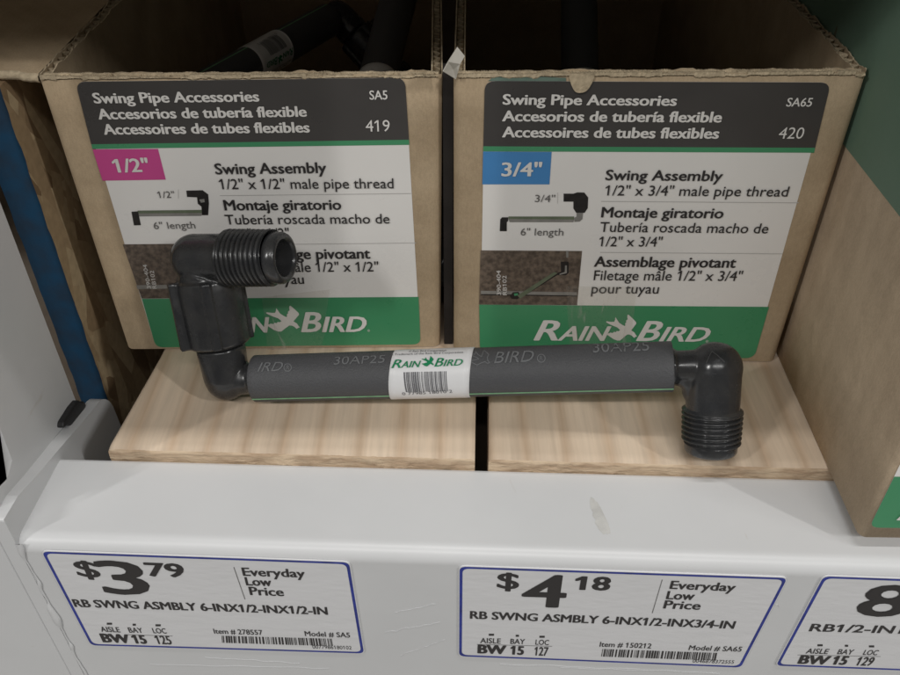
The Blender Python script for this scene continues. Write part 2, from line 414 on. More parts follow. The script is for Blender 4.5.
# ------------------------------------------------------------------ corrugated boxes
def box_frame(O, yaw, lean=0., flare=0., skew=None):
    ex = Vector((math.cos(yaw), math.sin(yaw), 0)); ey = Vector((-math.sin(yaw), math.cos(yaw), 0)); ez = Vector((0, lean, 1)).normalized()
    O = Vector(O)
    if skew is not None: ey = Vector((skew, 1, 0))
    return lambda x, y, z: O+ex*(x+flare*(x-6)*(z-5)/10)+ey*y+ez*z
def loop_path(W, D, r, inset, step):
    """closed path round a rectangle W x D, corners rounded; returns (x, y, arclength)"""
    W0, D0 = W-2*inset, D-2*inset; rr = max(.04, r-inset)
    pts = []
    def line(a, b):
        n = max(1, int((Vector(b)-Vector(a)).length/step))
        for k in range(n): pts.append(Vector(a).lerp(Vector(b), k/n))
    def arc(c, a0):
        for k in range(6): a = a0+math.pi/2*k/6; pts.append(Vector((c[0]+rr*math.cos(a), c[1]+rr*math.sin(a))))
    x0, y0, x1, y1 = inset, inset, W-inset, D-inset
    line((x0+rr, y0), (x1-rr, y0)); arc((x1-rr, y0+rr), -math.pi/2)
    line((x1, y0+rr), (x1, y1-rr)); arc((x1-rr, y1-rr), 0)
    line((x1-rr, y1), (x0+rr, y1)); arc((x0+rr, y1-rr), math.pi/2)
    line((x0, y1-rr), (x0, y0+rr)); arc((x0+rr, y0+rr), math.pi)
    return pts
def open_box(name, label, X, W, D, hfun, seed, group):
    t = thing(name, label, 'cardboard box', X(W/2, D/2, 0), group)
    mb = MB(); th = .34
    def nz(p, k, amp, f=1.6): return amp*noise.noise(Vector((p[0]*f+seed, p[1]*f, k*7.3)))
    for layer, (ins, k) in enumerate(((0, 1), (.05, 1), (th-.05, 2), (th, 2))):
        pass
    def skin(ins_o, ins_i, k, amp, drop):
        po = loop_path(W, D, .3, ins_o, .12); pi_ = []
        c = Vector((W/2, D/2))
        rows = []
        for p in po:
            h = hfun(p[0])+nz(p, k, amp)+nz(p, k+5, amp*.6, 6)-drop
            # inner side of the same sheet, moved straight inwards
            x = min(max(p[0], ins_i), W-ins_i); y = min(max(p[1], ins_i), D-ins_i)
            q = Vector((x, y))
            rows.append([mb.vert(X(p[0], p[1], 0)), mb.vert(X(p[0], p[1], 2.5)), mb.vert(X(p[0], p[1], h-1.2)), mb.vert(X(p[0], p[1], h)),
                         mb.vert(X(q[0], q[1], h)), mb.vert(X(q[0], q[1], 0))])
        n = len(rows)
        for i in range(n):
            a, b = rows[i], rows[(i+1) % n]
            for j in range(5): mb.face((a[j], b[j], b[j+1], a[j+1]), 1 if j == 3 else 0, j < 3)
    skin(0, .045, 1, .09, 0); skin(th-.045, th, 2, .10, .02)
    # fluted middle, two rows of flutes as in double wall board
    path = loop_path(W, D, .3, 0, .045); rows = []; acc = 0
    for i, p in enumerate(path):
        acc += (p-path[i-1]).length if i else 0
        d = th/2+(th/2-.06)*math.sin(acc*2*math.pi/.42)
        x = min(max(p[0], d), W-d) if not (.3 < p[0] < W-.3) else p[0]; y = min(max(p[1], d), D-d) if not (.3 < p[1] < D-.3) else p[1]
        if p[1] < .31: y = max(y, d)
        if p[1] > D-.31: y = min(y, D-d)
        if p[0] < .31: x = max(x, d)
        if p[0] > W-.31: x = min(x, W-d)
        h = hfun(p[0])+nz(p, 3, .06, 2.5)-.03
        rows.append((mb.vert(X(x, y, 0)), mb.vert(X(x, y, h))))
    n = len(rows)
    for i in range(n): mb.face((rows[i][0], rows[(i+1) % n][0], rows[(i+1) % n][1], rows[i][1]), 1, True)
    o = mb.build('walls', [M_card, M_torn], t)
    b = MB(); b.box((th, th, .02), (W-th, D-th, .2), 0, lambda p: X(*p)); b.build('base', [M_card], t)
    # torn fibres lying on the front edge
    f = MB(); n = 700; rows = []; RR = random.Random(int(seed*10)); cuts = [.1]
    while cuts[-1] < W: cuts.append(cuts[-1]+RR.choice([.12, .25, .5, .9, 1.5]))
    lev = [(RR.uniform(-.05, .07), RR.uniform(-.05, .05), RR.uniform(.02, .16)) for _ in cuts]; ci = 0
    for i in range(n+1):
        x = .12+(W-.24)*i/n; h = hfun(x)
        while ci+1 < len(cuts) and x > cuts[ci+1]: ci += 1
        fz = lambda k, fr: noise.noise(Vector((x*fr+seed, k, 3)))
        l = lev[ci]; k1 = fz(1, 1.3)
        h0 = h+.01+l[0]*.8+.04*k1+.025*fz(2, 22); h1 = h-.04+l[1]+.03*fz(3, 30); h2 = h+.0+.04*fz(4, 3)+.02*fz(5, 26)
        dn = l[2]*(.7+.5*fz(6, 4))+.03*fz(7, 24)
        rows.append([f.vert(X(x, -.018, h-dn)), f.vert(X(x, -.05-.02*fz(8, 9), h-dn*.5-.01)), f.vert(X(x, -.035+.02*fz(9, 14), h0)), f.vert(X(x, .07, h0-.01)), f.vert(X(x, .09, h1)), f.vert(X(x, .24, h1+.03*fz(10, 35))), f.vert(X(x, .27, h2)), f.vert(X(x, th+.02, h2-.01)), f.vert(X(x, th+.03, h-.14))])
    for a, b_ in zip(rows, rows[1:]):
        for j in range(8): f.face((a[j], b_[j], b_[j+1], a[j+1]), 0, False)
    f.build('torn_edge', [M_torn], t)
    patch = Patch(lambda a, b: X(a, 0, b), lambda a, b: (X(0, -1, 0)-X(0, 0, 0)), W/2, 5)
    return t, patch

YAW1 = math.radians(.7)
X1 = box_frame((-12.15, 24.15, 0.03), YAW1, flare=.024)
box1, p1 = open_box('open_box', 'open brown box whose label has a magenta 1/2" square, left of the two', X1, 11.86, 26, lambda x: 10.42-.0*x, 1.3, 'open cardboard boxes of pipe fittings')
X2 = box_frame((.12, 23.85, .03), math.radians(-2.1), flare=.006, skew=.018)
box2, p2 = open_box('open_box', 'open brown box whose label has a blue 3/4" square, beside the tall closed box', X2, 11.84, 26, lambda x: 10.60+.020*x, 8.1, 'open cardboard boxes of pipe fittings')

def picture(mb, patch, q, items):
    pass

# --- printed label of the left box
lab = MB()
LM = [M_white, M_head, M_green, M_mag, M_blue, M_hair, M_soil, M_picpipe, M_picgreen, M_picdark, M_inkw, mat('label_teal', (.15, .22, .18), .5, .3, var=.2, vscale=200)]
zone(lab, p1, [(75.5, 81.5), (405, 77.5), (420.5, 344), (156, 347)], .012, 0, [.3, .3, .3, .3])
zone(lab, p1, [(75.5, 81.5), (405, 77.5), (409, 139.5), (91.5, 144)], .022, 1, [.3, .3, 0, 0])
zone(lab, p1, [(91.5, 144), (409, 139.5), (409.4, 144.5), (92.8, 148.6)], .022, 2)
zone(lab, p1, [(142, 298.5), (418.6, 296.5), (420.5, 344), (156, 347)], .022, 2, [0, 0, .3, .3])
zone(lab, p1, [(92.8, 149), (158.2, 148.6), (166, 179.3), (102.7, 180.3)], .024, 3)
zone(lab, p1, [(123, 244), (228, 243), (236, 297.5), (141.8, 298.2)], .022, 6)
zone(lab, p1, [(136.5, 284.8), (236, 283.5), (236, 287), (137.5, 288.6)], .028, 7)
for a, b in (((220, 195.3), (411, 193.2)), ((229, 244.6), (416, 242.6))):
    zone(lab, p1, [(a[0], a[1]-.35), (b[0], b[1]-.35), (b[0], b[1]+.35), (a[0], a[1]+.35)], .022, 5)
def pic1(pts): return [(120+x/9, 170+y/9) for x, y in pts]
zone(lab, p1, pic1([(160, 362), (750, 355), (750, 384), (165, 390)]), .026, 8)
zone(lab, p1, pic1([(160, 388), (750, 383), (735, 408), (170, 414)]), .027, 7)
zone(lab, p1, pic1([(105, 372), (165, 368), (190, 492), (128, 495)]), .028, 9)
zone(lab, p1, pic1([(740, 402), (735, 325), (702, 300), (695, 242), (605, 238), (598, 182), (745, 178), (795, 215), (802, 295), (795, 402)]), .028, 9)
zone(lab, p1, pic1([(715, 262), (760, 256), (765, 285), (730, 290)]), .031, 7)
o1 = lab.build('label', LM, box1)
tx = MB(); B = .042
text(tx, p1, 'Swing Pipe Accessories', (94.8, 102.8), (260, 100.9), 10.6, 1, B)
text(tx, p1, 'Accesorios de tubería flexible', (99.4, 118.8), (307.3, 116), 10.6, 1, B)
text(tx, p1, 'Accessoires de tubes flexibles', (104.8, 134), (310.3, 131.8), 10.6, 1, B)
text(tx, p1, 'SA5', (369.7, 99), (387.7, 98.8), 9, 1, .016)
text(tx, p1, '419', (366, 131), (390, 130.7), 11.3, 1)
text(tx, p1, '1/2"', (115.2, 172), (150.8, 171), 13.5, 1, .03)
tx.build('header_lettering', [M_ink, M_inkw], o1)
tx = MB(); b2 = .026
text(tx, p1, 'Swing Assembly', (216, 173.6), (327, 172.3), 10.8, 0, b2)
text(tx, p1, '1/2" x 1/2" male pipe thread', (220.5, 188.4), (393.7, 187.6), 10, 0, .004)
text(tx, p1, 'Montaje giratorio', (225, 209.6), (341.7, 209), 10.4, 0, b2)
text(tx, p1, 'Tubería roscada macho de', (226.3, 223.6), (389.7, 222.7), 9.6, 0, .004)
text(tx, p1, '1/2" x 1/2"', (231, 238), (290, 237), 9.6, 0, .004)
text(tx, p1, 'Assemblage pivotant', (233.5, 259), (370.6, 257.8), 10.4, 0, b2)
text(tx, p1, 'Filetage mâle 1/2" x 1/2"', (236, 271.6), (378.7, 270.6), 9.6, 0, .004)
text(tx, p1, 'pour tuyau', (240, 284), (304.6, 283), 9.6, 0, .004)
text(tx, p1, '1/2"', (158.7, 197.3), (175.5, 197), 6.4, 1)
text(tx, p1, '6" length', (154.8, 228.4), (196, 227.6), 6.8, 1)
for a, b in (((178.5, 189), (178.5, 198)),):
    zone(tx, p1, [(a[0], a[1]), (a[0]+.4, a[1]), (b[0]+.4, b[1]), b], .03, 2)
tx.build('product_lettering', [M_ink, M_inkgrey, M_hair], o1)
lg = MB()
logo(lg, p1, ((207, 332), (272, 331.6)), (266.4, 305, 299.9, 330.8), ((301.3, 331.4), (367.5, 331)), 20, 15.4, 0)
text(lg, p1, '®', (367.6, 331), (370.2, 331), 2.2, 0)
for i in range(12):
    pass
lg.build('brand_lettering', [M_inkw], o1)
# faint white part number printed up the picture
pn = MB()
def vtext(mb, patch, s, u0, v0, u1, v1, wdt, m):
    """words running upwards"""
    vs, fs = text_mesh(s); x0 = min(v[0] for v in vs); x1 = max(v[0] for v in vs)
    a0, b0 = patch.inv(u0, v0); a1, b1 = patch.inv(u1, v1); aw, _ = patch.inv(u0+wdt, v0); k = (aw-a0)/CAP
    ids = [mb.vert(patch.P(a0+(a1-a0)*(x-x0)/(x1-x0)-y*k, b0+(b1-b0)*(x-x0)/(x1-x0), .036)) for x, y in vs]
    for f in fs: mb.face([ids[j] for j in f], m)
vtext(pn, p1, '390-404', 151.5, 288, 147, 264, 4, 0); vtext(pn, p1, 'RB102', 157, 288, 154, 270, 4, 0)
pn.build('picture_lettering', [M_inkw], o1)

# --- printed label of the right box
lab = MB()
zone(lab, p2, [(484.8, 80.8), (830.7, 82.2), (753, 358), (480, 352)], .012, 0, [.3, .3, .3, .3])
zone(lab, p2, [(484.8, 80.8), (830.7, 82.2), (814.9, 147.5), (483.3, 146)], .022, 1, [.3, .3, 0, 0])
zone(lab, p2, [(496, 75), (566, 77.5), (566, 81), (488, 80.7)], .018, 11)
zone(lab, p2, [(483.3, 146), (814.9, 147.5), (813.9, 152.4), (483.1, 151)], .022, 2)
zone(lab, p2, [(479.2, 304.3), (768.8, 306.5), (754, 358), (480, 352)], .022, 2, [0, 0, .35, .35])
zone(lab, p2, [(483.1, 151.2), (551.6, 151.6), (549.4, 184), (482.3, 184)], .024, 4)
zone(lab, p2, [(480.6, 250), (582, 250.6), (577, 304.8), (479.2, 304.2)], .022, 6)
for a, b in (((601, 201), (798.5, 202.5)), ((600, 252), (782, 253.5))):
    zone(lab, p2, [(a[0], a[1]-.35), (b[0], b[1]-.35), (b[0], b[1]+.35), (a[0], a[1]+.35)], .022, 5)
def pic2(pts): return [(480+x/6.43, 180+y/6.43) for x, y in pts]
zone(lab, p2, pic2([(183, 232), (605, 232), (605, 252), (183, 248)]), .026, 8)
zone(lab, p2, pic2([(183, 248), (605, 252), (600, 268), (190, 268)]), .027, 7)
zone(lab, p2, pic2([(130, 250), (142, 237), (182, 237), (180, 262), (172, 268), (172, 326), (127, 326)]), .028, 9)
zone(lab, p2, pic2([(537, 85), (600, 85), (625, 77), (670, 78), (695, 110), (692, 178), (672, 208), (618, 208), (600, 180), (600, 136), (537, 136)]), .028, 9)
zone(lab, p2, pic2([(620, 208), (662, 208), (658, 248), (640, 264), (606, 266), (606, 240), (620, 232)]), .029, 7)
def pic3(pts): return [(478+x/8.65, 245+y/8.65) for x, y in pts]
zone(lab, p2, pic3([(25, 392), (855, 405), (855, 432), (25, 420)]), .026, 7)
zone(lab, p2, pic3([(25, 420), (855, 432), (855, 441), (25, 430)]), .026, 9)
zone(lab, p2, pic3([(340, 432), (660, 228), (685, 240), (365, 460)]), .030, 8)
zone(lab, p2, pic3([(350, 462), (375, 452), (690, 240), (695, 250)]), .029, 9)
zone(lab, p2, pic3([(715, 140), (782, 140), (785, 235), (760, 258), (690, 256), (688, 236), (718, 228)]), .031, 9)
zone(lab, p2, pic3([(752, 172), (768, 172), (768, 238), (705, 254), (705, 244), (750, 228)]), .034, 7)
zone(lab, p2, pic3([(760, 45), (782, 45), (780, 105), (764, 105)]), .031, 7)
zone(lab, p2, pic3([(275, 440), (300, 405), (350, 400), (372, 440), (340, 465), (290, 462)]), .028, 9)
zone(lab, p2, pic3([(310, 415), (345, 412), (345, 430), (315, 436)]), .033, 2)
o2 = lab.build('label', LM, box2)
tx = MB()
text(tx, p2, 'Swing Pipe Accessories', (502.4, 104), (676, 105.2), 10.6, 1, B)
text(tx, p2, 'Accesorios de tubería flexible', (501.9, 120.6), (720.8, 121.8), 10.8, 1, B)
text(tx, p2, 'Accessoires de tubes flexibles', (501.9, 136.6), (718, 138), 10.8, 1, B)
text(tx, p2, 'SA65', (785.3, 105.8), (810.7, 105.9), 8.6, 1, .016)
text(tx, p2, '420', (777.3, 138), (802, 138), 11.2, 1)
text(tx, p2, '3/4"', (501.2, 175.6), (541.3, 175.6), 13.8, 1, .03)
tx.build('header_lettering', [M_ink, M_inkw], o2)
tx = MB()
text(tx, p2, 'Swing Assembly', (604.8, 179.4), (721.5, 180.4), 10.4, 0, b2)
text(tx, p2, '1/2" x 3/4" male pipe thread', (604.5, 194.6), (786.8, 195.8), 10, 0, .004)
text(tx, p2, 'Montaje giratorio', (600.7, 216.6), (722.4, 217.6), 10.4, 0, b2)
text(tx, p2, 'Tubería roscada macho de', (599.3, 231), (767, 232.6), 9.8, 0, .004)
text(tx, p2, '1/2" x 3/4"', (598.5, 245.4), (661, 245.8), 9.6, 0, .004)
text(tx, p2, 'Assemblage pivotant', (593.5, 265.9), (734.8, 267), 10.4, 0, b2)
text(tx, p2, 'Filetage mâle 1/2" x 3/4"', (593.3, 279.3), (740.6, 280.2), 9.8, 0, .004)
text(tx, p2, 'pour tuyau', (591, 292.5), (657.9, 292.8), 9.6, 0, .004)
text(tx, p2, '3/4"', (534.7, 201.2), (554.6, 201.4), 7, 1)
text(tx, p2, '6" length', (520.4, 234.6), (562.9, 234.8), 7, 1)
zone(tx, p2, [(557.4, 192), (557.8, 192), (557.6, 203), (557.2, 203)], .03, 2)
tx.build('product_lettering', [M_ink, M_inkgrey, M_hair], o2)
lg = MB()
logo(lg, p2, ((533.3, 339.6), (609.2, 340)), (606, 313.9, 636.8, 339.8), ((635.6, 340.2), (708, 341)), 20.2, 14.6, 0)
text(lg, p2, '®', (705, 341.6), (708, 341.6), 2.2, 0)
lg.build('brand_lettering', [M_inkw], o2)
pn = MB()
vtext(pn, p2, '390-404', 501, 294.5, 500.5, 270, 4, 0); vtext(pn, p2, 'RB102', 506.8, 294.5, 506.4, 275, 4, 0)
pn.build('picture_lettering', [M_inkw], o2)

# clear packing tape with creases on both fronts
def tape(patch, parent, q, seed):
    A = [patch.inv(*p) for p in q]; mb = MB(); n, k = 30, 60; ids = []
    for j in range(k+1):
        s_ = j/k; row = []
        for i in range(n+1):
            t_ = i/n
            a = (A[0][0]*(1-t_)+A[1][0]*t_)*(1-s_)+(A[3][0]*(1-t_)+A[2][0]*t_)*s_
            b = (A[0][1]*(1-t_)+A[1][1]*t_)*(1-s_)+(A[3][1]*(1-t_)+A[2][1]*t_)*s_
            a += .04*noise.noise(Vector((b*2, seed, t_*3)))
            row.append(mb.vert(patch.P(a, b, .075+.018*noise.noise(Vector((a*2.5+seed, b*.9, 0))))))
        ids.append(row)
    for r0, r1 in zip(ids, ids[1:]):
        for i in range(n): mb.face((r0[i], r0[i+1], r1[i+1], r1[i]), 0, True)
    mb.build('clear_tape', [M_tape], parent)
tape(p1, box1, [(262, 296), (330, 288), (322, 350), (268, 351)], 3)
tape(p2, box2, [(566, 285), (636, 285), (630, 352), (570, 352)], 9)

# scrap of torn brown liner hanging over the header of the right box, and the peeled white corner
fl = MB(); a0, b0 = p2.inv(569, 77); a1, b1 = p2.inv(594, 78); am, bm_ = p2.inv(581, 92.5)
prof = []
for i in range(25):
    t = i/24; an = math.pi*t
    prof.append((a0+(a1-a0)*t, b0+(bm_-b0)*math.sin(an)**.8*(1+.08*math.sin(9*t)), .05+.06*math.sin(an)))
up = [(a0+(a1-a0)*i/24, b0+.12, .06) for i in range(25)]
A = [fl.vert(p2.P(*q)) for q in prof]; Bv = [fl.vert(p2.P(*q)) for q in up]
for i in range(24): fl.face((A[i], A[i+1], Bv[i+1], Bv[i]), 0, True)
fl.build('torn_flap', [M_torn], box2)
pe = MB()
def P2(u, v, off): return p2.P(*p2.inv(u, v), off)
pts = [P2(453, 68, .10), P2(455.5, 78, .08), P2(443, 64, .55), P2(448, 57, .35), P2(457, 46, .08), P2(460, 61, .2), P2(464.5, 55, .08)]
ids = [pe.vert(p) for p in pts]
for f in ((0, 1, 2), (0, 2, 3), (0, 3, 5), (3, 4, 5), (4, 6, 5), (0, 5, 1)): pe.face([ids[k] for k in f], 0)
M_peel = mat('peeled_paper', (.56, .53, .47), .8, .2, var=.1, vscale=200, bump=.3)
po = pe.build('peeled_corner', [M_peel], box2); sd = po.modifiers.new('s', 'SOLIDIFY'); sd.thickness = .03*S
# flap folded out of the left box, its front edge torn
ff = MB(); n = 60; rows = []
for i in range(n+1):
    t = i/n; x = -.02-4.2*t
    yf = .16+.75*t**1.0+.10*noise.noise(Vector((x*2, 3, 1)))+.05*noise.noise(Vector((x*8, 3, 1))); z = 10.42+.10*t+.06*noise.noise(Vector((x*1.5, 8, 1)))
    rows.append([ff.vert(X1(x, 25, z-.3)), ff.vert(X1(x, yf+.05, z-.26)), ff.vert(X1(x, yf-.03, z-.17)), ff.vert(X1(x, yf, z-.05)), ff.vert(X1(x, yf+.12, z)), ff.vert(X1(x, 25, z))])
for a, b_ in zip(rows, rows[1:]):
    for j in range(5): ff.face((a[j], b_[j], b_[j+1], a[j+1]), 1 if 1 <= j <= 3 else 0, True)
ff.build('side_flap', [M_card, M_torn], box1)

# ------------------------------------------------------------------ tall closed box on the right
CY = math.radians(-.9)
XC = box_frame((11.98, 15.50, .04), CY)
crate = thing('closed_box', 'tall closed cardboard box with a green printed top, standing at the right edge', 'cardboard box', XC(7, 15, 0))
cb = MB(); W, D, HC = 14, 34, 19; path = loop_path(W, D, .22, 0, .5)
rows = [[cb.vert(XC(p[0], p[1], z)) for z in (0, 3, 8.42, 8.43, 14, HC)] for p in path]; n = len(rows)
for i in range(n):
    a, b_ = rows[i], rows[(i+1) % n]
    for j in range(5): cb.face((a[j], b_[j], b_[j+1], a[j+1]), 0, True)
cb.face([r[0] for r in rows][::-1], 0)
wo = cb.build('walls', [M_cardcrate], crate)
gp = MB()                                       # green print round the top of the sides
rows = [[gp.vert(XC(p[0]+(-.012 if p[0] < 1 else .012 if p[0] > W-1 else 0), p[1], z)) for z in (8.4, 10, 14, HC)] for p in path if p[0] < 1.0 and p[1] > .25]
for a, b_ in zip(rows, rows[1:]):
    for j in range(3): gp.face((a[j], b_[j], b_[j+1], a[j+1]), 0, True)
M_greenprint = mat('green_print', (.125, .20, .145), .6, .3, col2=(.14, .215, .16), vscale=40, bump=.1, bscale=500)
gp.build('green_print', [M_greenprint], wo)
ld = MB(); ld.box((0, 0, HC), (W, D/2-.1, HC+.3), 0, lambda p: XC(*p)); ld.box((0, D/2+.1, HC), (W, D, HC+.3), 0, lambda p: XC(*p)); ld.build('lid', [M_cardcrate], crate)
pc = Patch(lambda a, b: XC(a, 0, b), lambda a, b: (XC(0, -1, 0)-XC(0, 0, 0)), 2, 2)
lab = MB()
c0 = pc.inv(869, 527); gy = pc.inv(890, 476)[1]
zone(lab, pc, [(c0[0], c0[1]), (13.5, c0[1]), (13.5, 12), (c0[0], 12)], .012, 0, [.3, .3, .3, .3], px=False)
zone(lab, pc, [(c0[0], c0[1]), (13.5, c0[1]), (13.5, gy), (c0[0], gy)], .022, 2, [.3, .3, 0, 0], px=False)
zone(lab, pc, [(c0[0], 9.4), (13.5, 9.4), (13.5, 12), (c0[0], 12)], .022, 1, [0, 0, .3, .3], px=False)
oc = lab.build('label', LM, crate)
lg = MB(); la, lb = pc.inv(895.5, 519)
def ptx(da): return proj(pc.W(la+da, lb))
logo(lg, pc, (ptx(0), ptx(3.0)), (*proj(pc.W(la+2.9, lb+1.05)), *proj(pc.W(la+4.1, lb))), (ptx(4.05), ptx(7)), 22, 16, 0)
lg.build('brand_lettering', [M_inkw], oc)
# scuffed patch on the green side
ps = Patch(lambda a, b: XC(0, a, b), lambda a, b: (XC(-1, 0, 0)-XC(0, 0, 0)), 9, 10)
sc = MB(); M_scuff = mat('scuffed_board', (.15, .15, .10), .85, .2, var=.3, vscale=400)
for i in range(8):
    y = 8.6+i*.36+random.uniform(-.08, .08); z = 9.75+i*.13
    pts = [(y+.09*math.cos(2*math.pi*k/10)*(1+.3*math.sin(k*3+i)), z+(.34+.1*math.sin(i*2))*math.sin(2*math.pi*k/10)) for k in range(10)]
    zone(sc, ps, pts, .026, 0, px=False)
sc.build('scuff_marks', [M_scuff], wo)

# ------------------------------------------------------------------ shelf: boards, beam, upright, side panel
BY = math.radians(-2.12)
XB = box_frame((0, 0, 0), BY)
def xb(p): return XB(p[0], p[1], p[2])
def to_beam(p):
    c, s_ = math.cos(BY), math.sin(BY); return Vector((p[0]*c+p[1]*s_, -p[0]*s_+p[1]*c, p[2]))
FRONT = to_beam(atz(474, 458, 0)).y            # front of the boards, in beam axes
def board(name, label, x0f, x1f, x0b, x1b, seed, D=24):
    loc = xb(((x0f+x1f)/2, FRONT+D/2, -1.9)); t = MB(); nx, ny = 160, 40; TH_ = 1.9
    tops = []; 
    for j in range(ny+1):
        y = D*(j/ny)**2.2; row = []
        for i in range(nx+1):
            s_ = i/nx; x = (x0f+(x0b-x0f)*y/4.7)*(1-s_)+(x1f+(x1b-x1f)*y/4.7)*s_ if y < 4.7 else x0b*(1-s_)+x1b*s_
            z = 0
            e = min(i, nx-i)*(x1f-x0f)/nx
            if e < .14: z -= .09*(1-e/.14)**2
            if j < 9:
                ch = .05*max(0, noise.noise(Vector((x*1.4+seed, 1, 4))))+.035*abs(noise.noise(Vector((x*7, seed, 2))))
                z -= (.045+ch)*max(0, 1-y/.22)
                if j == 0: pass
            yy = y+(0 if j else .02*noise.noise(Vector((x*9, seed, 1))))
            row.append(t.vert(xb((x, FRONT+yy, z))))
        tops.append(row)
    for a, b_ in zip(tops, tops[1:]):
        for i in range(nx): t.face((a[i], a[i+1], b_[i+1], b_[i]), 0, True)
    # rough sawn end, splintered
    prev = tops[0]
    nz_ = 12
    for k in range(1, nz_+1):
        row = []
        for i in range(nx+1):
            p = t.v[tops[0][i]]; x = p.x
            dz = TH_*k/nz_; amp = .05*noise.noise(Vector((x*6+seed, dz*9, 3)))+.05*noise.noise(Vector((x*2.2, dz*14+seed, 6)))-.02
            row.append(t.vert(Vector((p.x, p.y, 0))+Vector((0, -amp-.03, p.z*(1-k/nz_)-dz))))
        for i in range(nx): t.face((prev[i+1], prev[i], row[i], row[i+1]), 1, True)
        prev = row
    # sides and underside
    for e in (0, nx):
        lo = [t.vert(t.v[r[e]]+Vector((0, 0, -1.8-t.v[r[e]].z))) for r in tops]
        for j in range(ny): t.face((tops[j][e], tops[j+1][e], lo[j+1], lo[j]), 0)
    u = [t.vert(t.v[tops[j][i]]+Vector((0, 0, -1.8-t.v[tops[j][i]].z))) for j, i in ((0, 0), (0, nx), (ny, nx), (ny, 0))]
    t.face(u, 0)
    o = t.build(name, [M_pine, M_pine_end]); 
    me = o.data; 
    for v in me.vertices: v.co -= Vector(loc)*S
    o.location = Vector(loc)*S
    return top(o, label, 'wooden board', 'pine boards of the shelf deck')
bl = to_beam(atz(106, 450, 0)); bl2 = to_beam(atz(160, 356, 0))
g0 = to_beam(atz(475, 458, 0)); g1 = to_beam(atz(488.6, 459, 0)); g0b = to_beam(atz(477.5, 400, 0)); g1b = to_beam(atz(490.5, 400, 0))
board('shelf_board', 'pale pine board under the left open box, left of the dark gap', bl.x, g0.x, bl2.x, g0.x-.02, 2.0)
board('shelf_board', 'pale pine board right of the dark gap, running under the tall closed box', g1.x, 19.0, g1.x+.02, 19.0, 6.0)

BF = 14.72+.0                                  # front face of the beam in beam axes (set below)
bend = to_beam(atz(450, 549, -.5)); BF = bend.y-.22
beam = thing('shelf_beam', 'long white painted steel shelf beam carrying the price tags', 'shelf beam', xb((3, BF+2, -6)))
def extrude(mb, prof, x0, x1, m=0, smooth=True, closed=True, nx=1):
    rings = []
    for k in range(nx+1):
        x = x0+(x1-x0)*k/nx; rings.append([mb.vert(xb((x, y, z))) for y, z in prof])
    n = len(prof)
    for a, b_ in zip(rings, rings[1:]):
        for i in range(n if closed else n-1): mb.face((a[i], b_[i], b_[(i+1) % n], a[(i+1) % n]), m, smooth and 1 <= i <= 12)
    if closed:
        mb.face([mb.vert(mb.v[i]) for i in rings[0]], m); mb.face([mb.vert(mb.v[i]) for i in rings[-1][::-1]], m)
r = .48; prof = [(BF, -13), (BF, -.5-r-.04)]
prof += [(BF+r-r*math.cos(a), -.5-r+r*math.sin(a)) for a in [math.pi/2*i/10 for i in range(11)]]
yb_ = FRONT-.04
prof += [(BF+r+.04, -.5), (yb_-.17, -.5), (yb_-.12, -.5), (yb_-.03, -.53), (yb_, -.62), (yb_, -1.92), (yb_+1.1, -1.94), (yb_+1.1, -13)]
prof = prof[:-3]+[(yb_, -1.85)]+prof[-3:-2]+[(yb_+.05, -1.94)]+prof[-2:]
mb = MB(); extrude(mb, prof, -13.56, 24); bo = mb.build('beam_body', [M_paint], beam)

# raised wrinkles of old label glue below the tags and chips in the paint
pf = Patch(lambda a, b: XB(a, BF, b), lambda a, b: (XB(0, -1, 0)-XB(0, 0, 0)), 0, -4)
gl = MB(); R = random.Random(4)
def strand(u0, v0, u1, v1, w, seed, amp=2.0):
    a0, b0 = pf.inv(u0, v0); a1, b1 = pf.inv(u1, v1); n = 40; pr = None
    for i in range(n+1):
        t = i/n; a = a0+(a1-a0)*t; b = b0+(b1-b0)*t+.04*amp*noise.noise(Vector((t*7, seed, 2)))
        ww = w*(.35+.9*abs(noise.noise(Vector((t*11, seed, 5)))))
        c = [gl.vert(pf.P(a, b-ww, .004)), gl.vert(pf.P(a, b, .012+ww*.5)), gl.vert(pf.P(a, b+ww, .004))]
        if pr:
            for j in (0, 1): gl.face((pr[j], c[j], c[j+1], pr[j+1]), 0, True)
        pr = c
for k, q in enumerate([(150, 664, 330, 668), (205, 657, 300, 663), (385, 632, 440, 622), (395, 612, 436, 603), (400, 655, 445, 640), (500, 664, 640, 669), (560, 667, 720, 673), (765, 600, 780, 606)]):
    strand(*q, .016, k*3.1)
gl.build('glue_wrinkles', [M_paint], beam)
rs = MB()
def topspot(u, v, pts, h):
    c = atz(u, v, -.5); ids = [rs.vert(c+Vector((x, y, .004+h*random.random()))) for x, y in pts]; cc = rs.vert(c+Vector((0, 0, h*1.3+.004)))
    for i in range(len(ids)): rs.face((cc, ids[i], ids[(i+1) % len(ids)]), 0, True)
topspot(599, 516, [((.17+.10*max(0, -math.sin(a)))*math.cos(a)*(1+.25*noise.noise(Vector((k*.9, 2, 1))))-.13*math.sin(a), .72*math.sin(a)*(1+.15*noise.noise(Vector((k*.7, 6, 1))))) for k, a in enumerate([2*math.pi*k/30 for k in range(30)])], .007)
rs.build('adhesive_spot', [M_residue], beam)
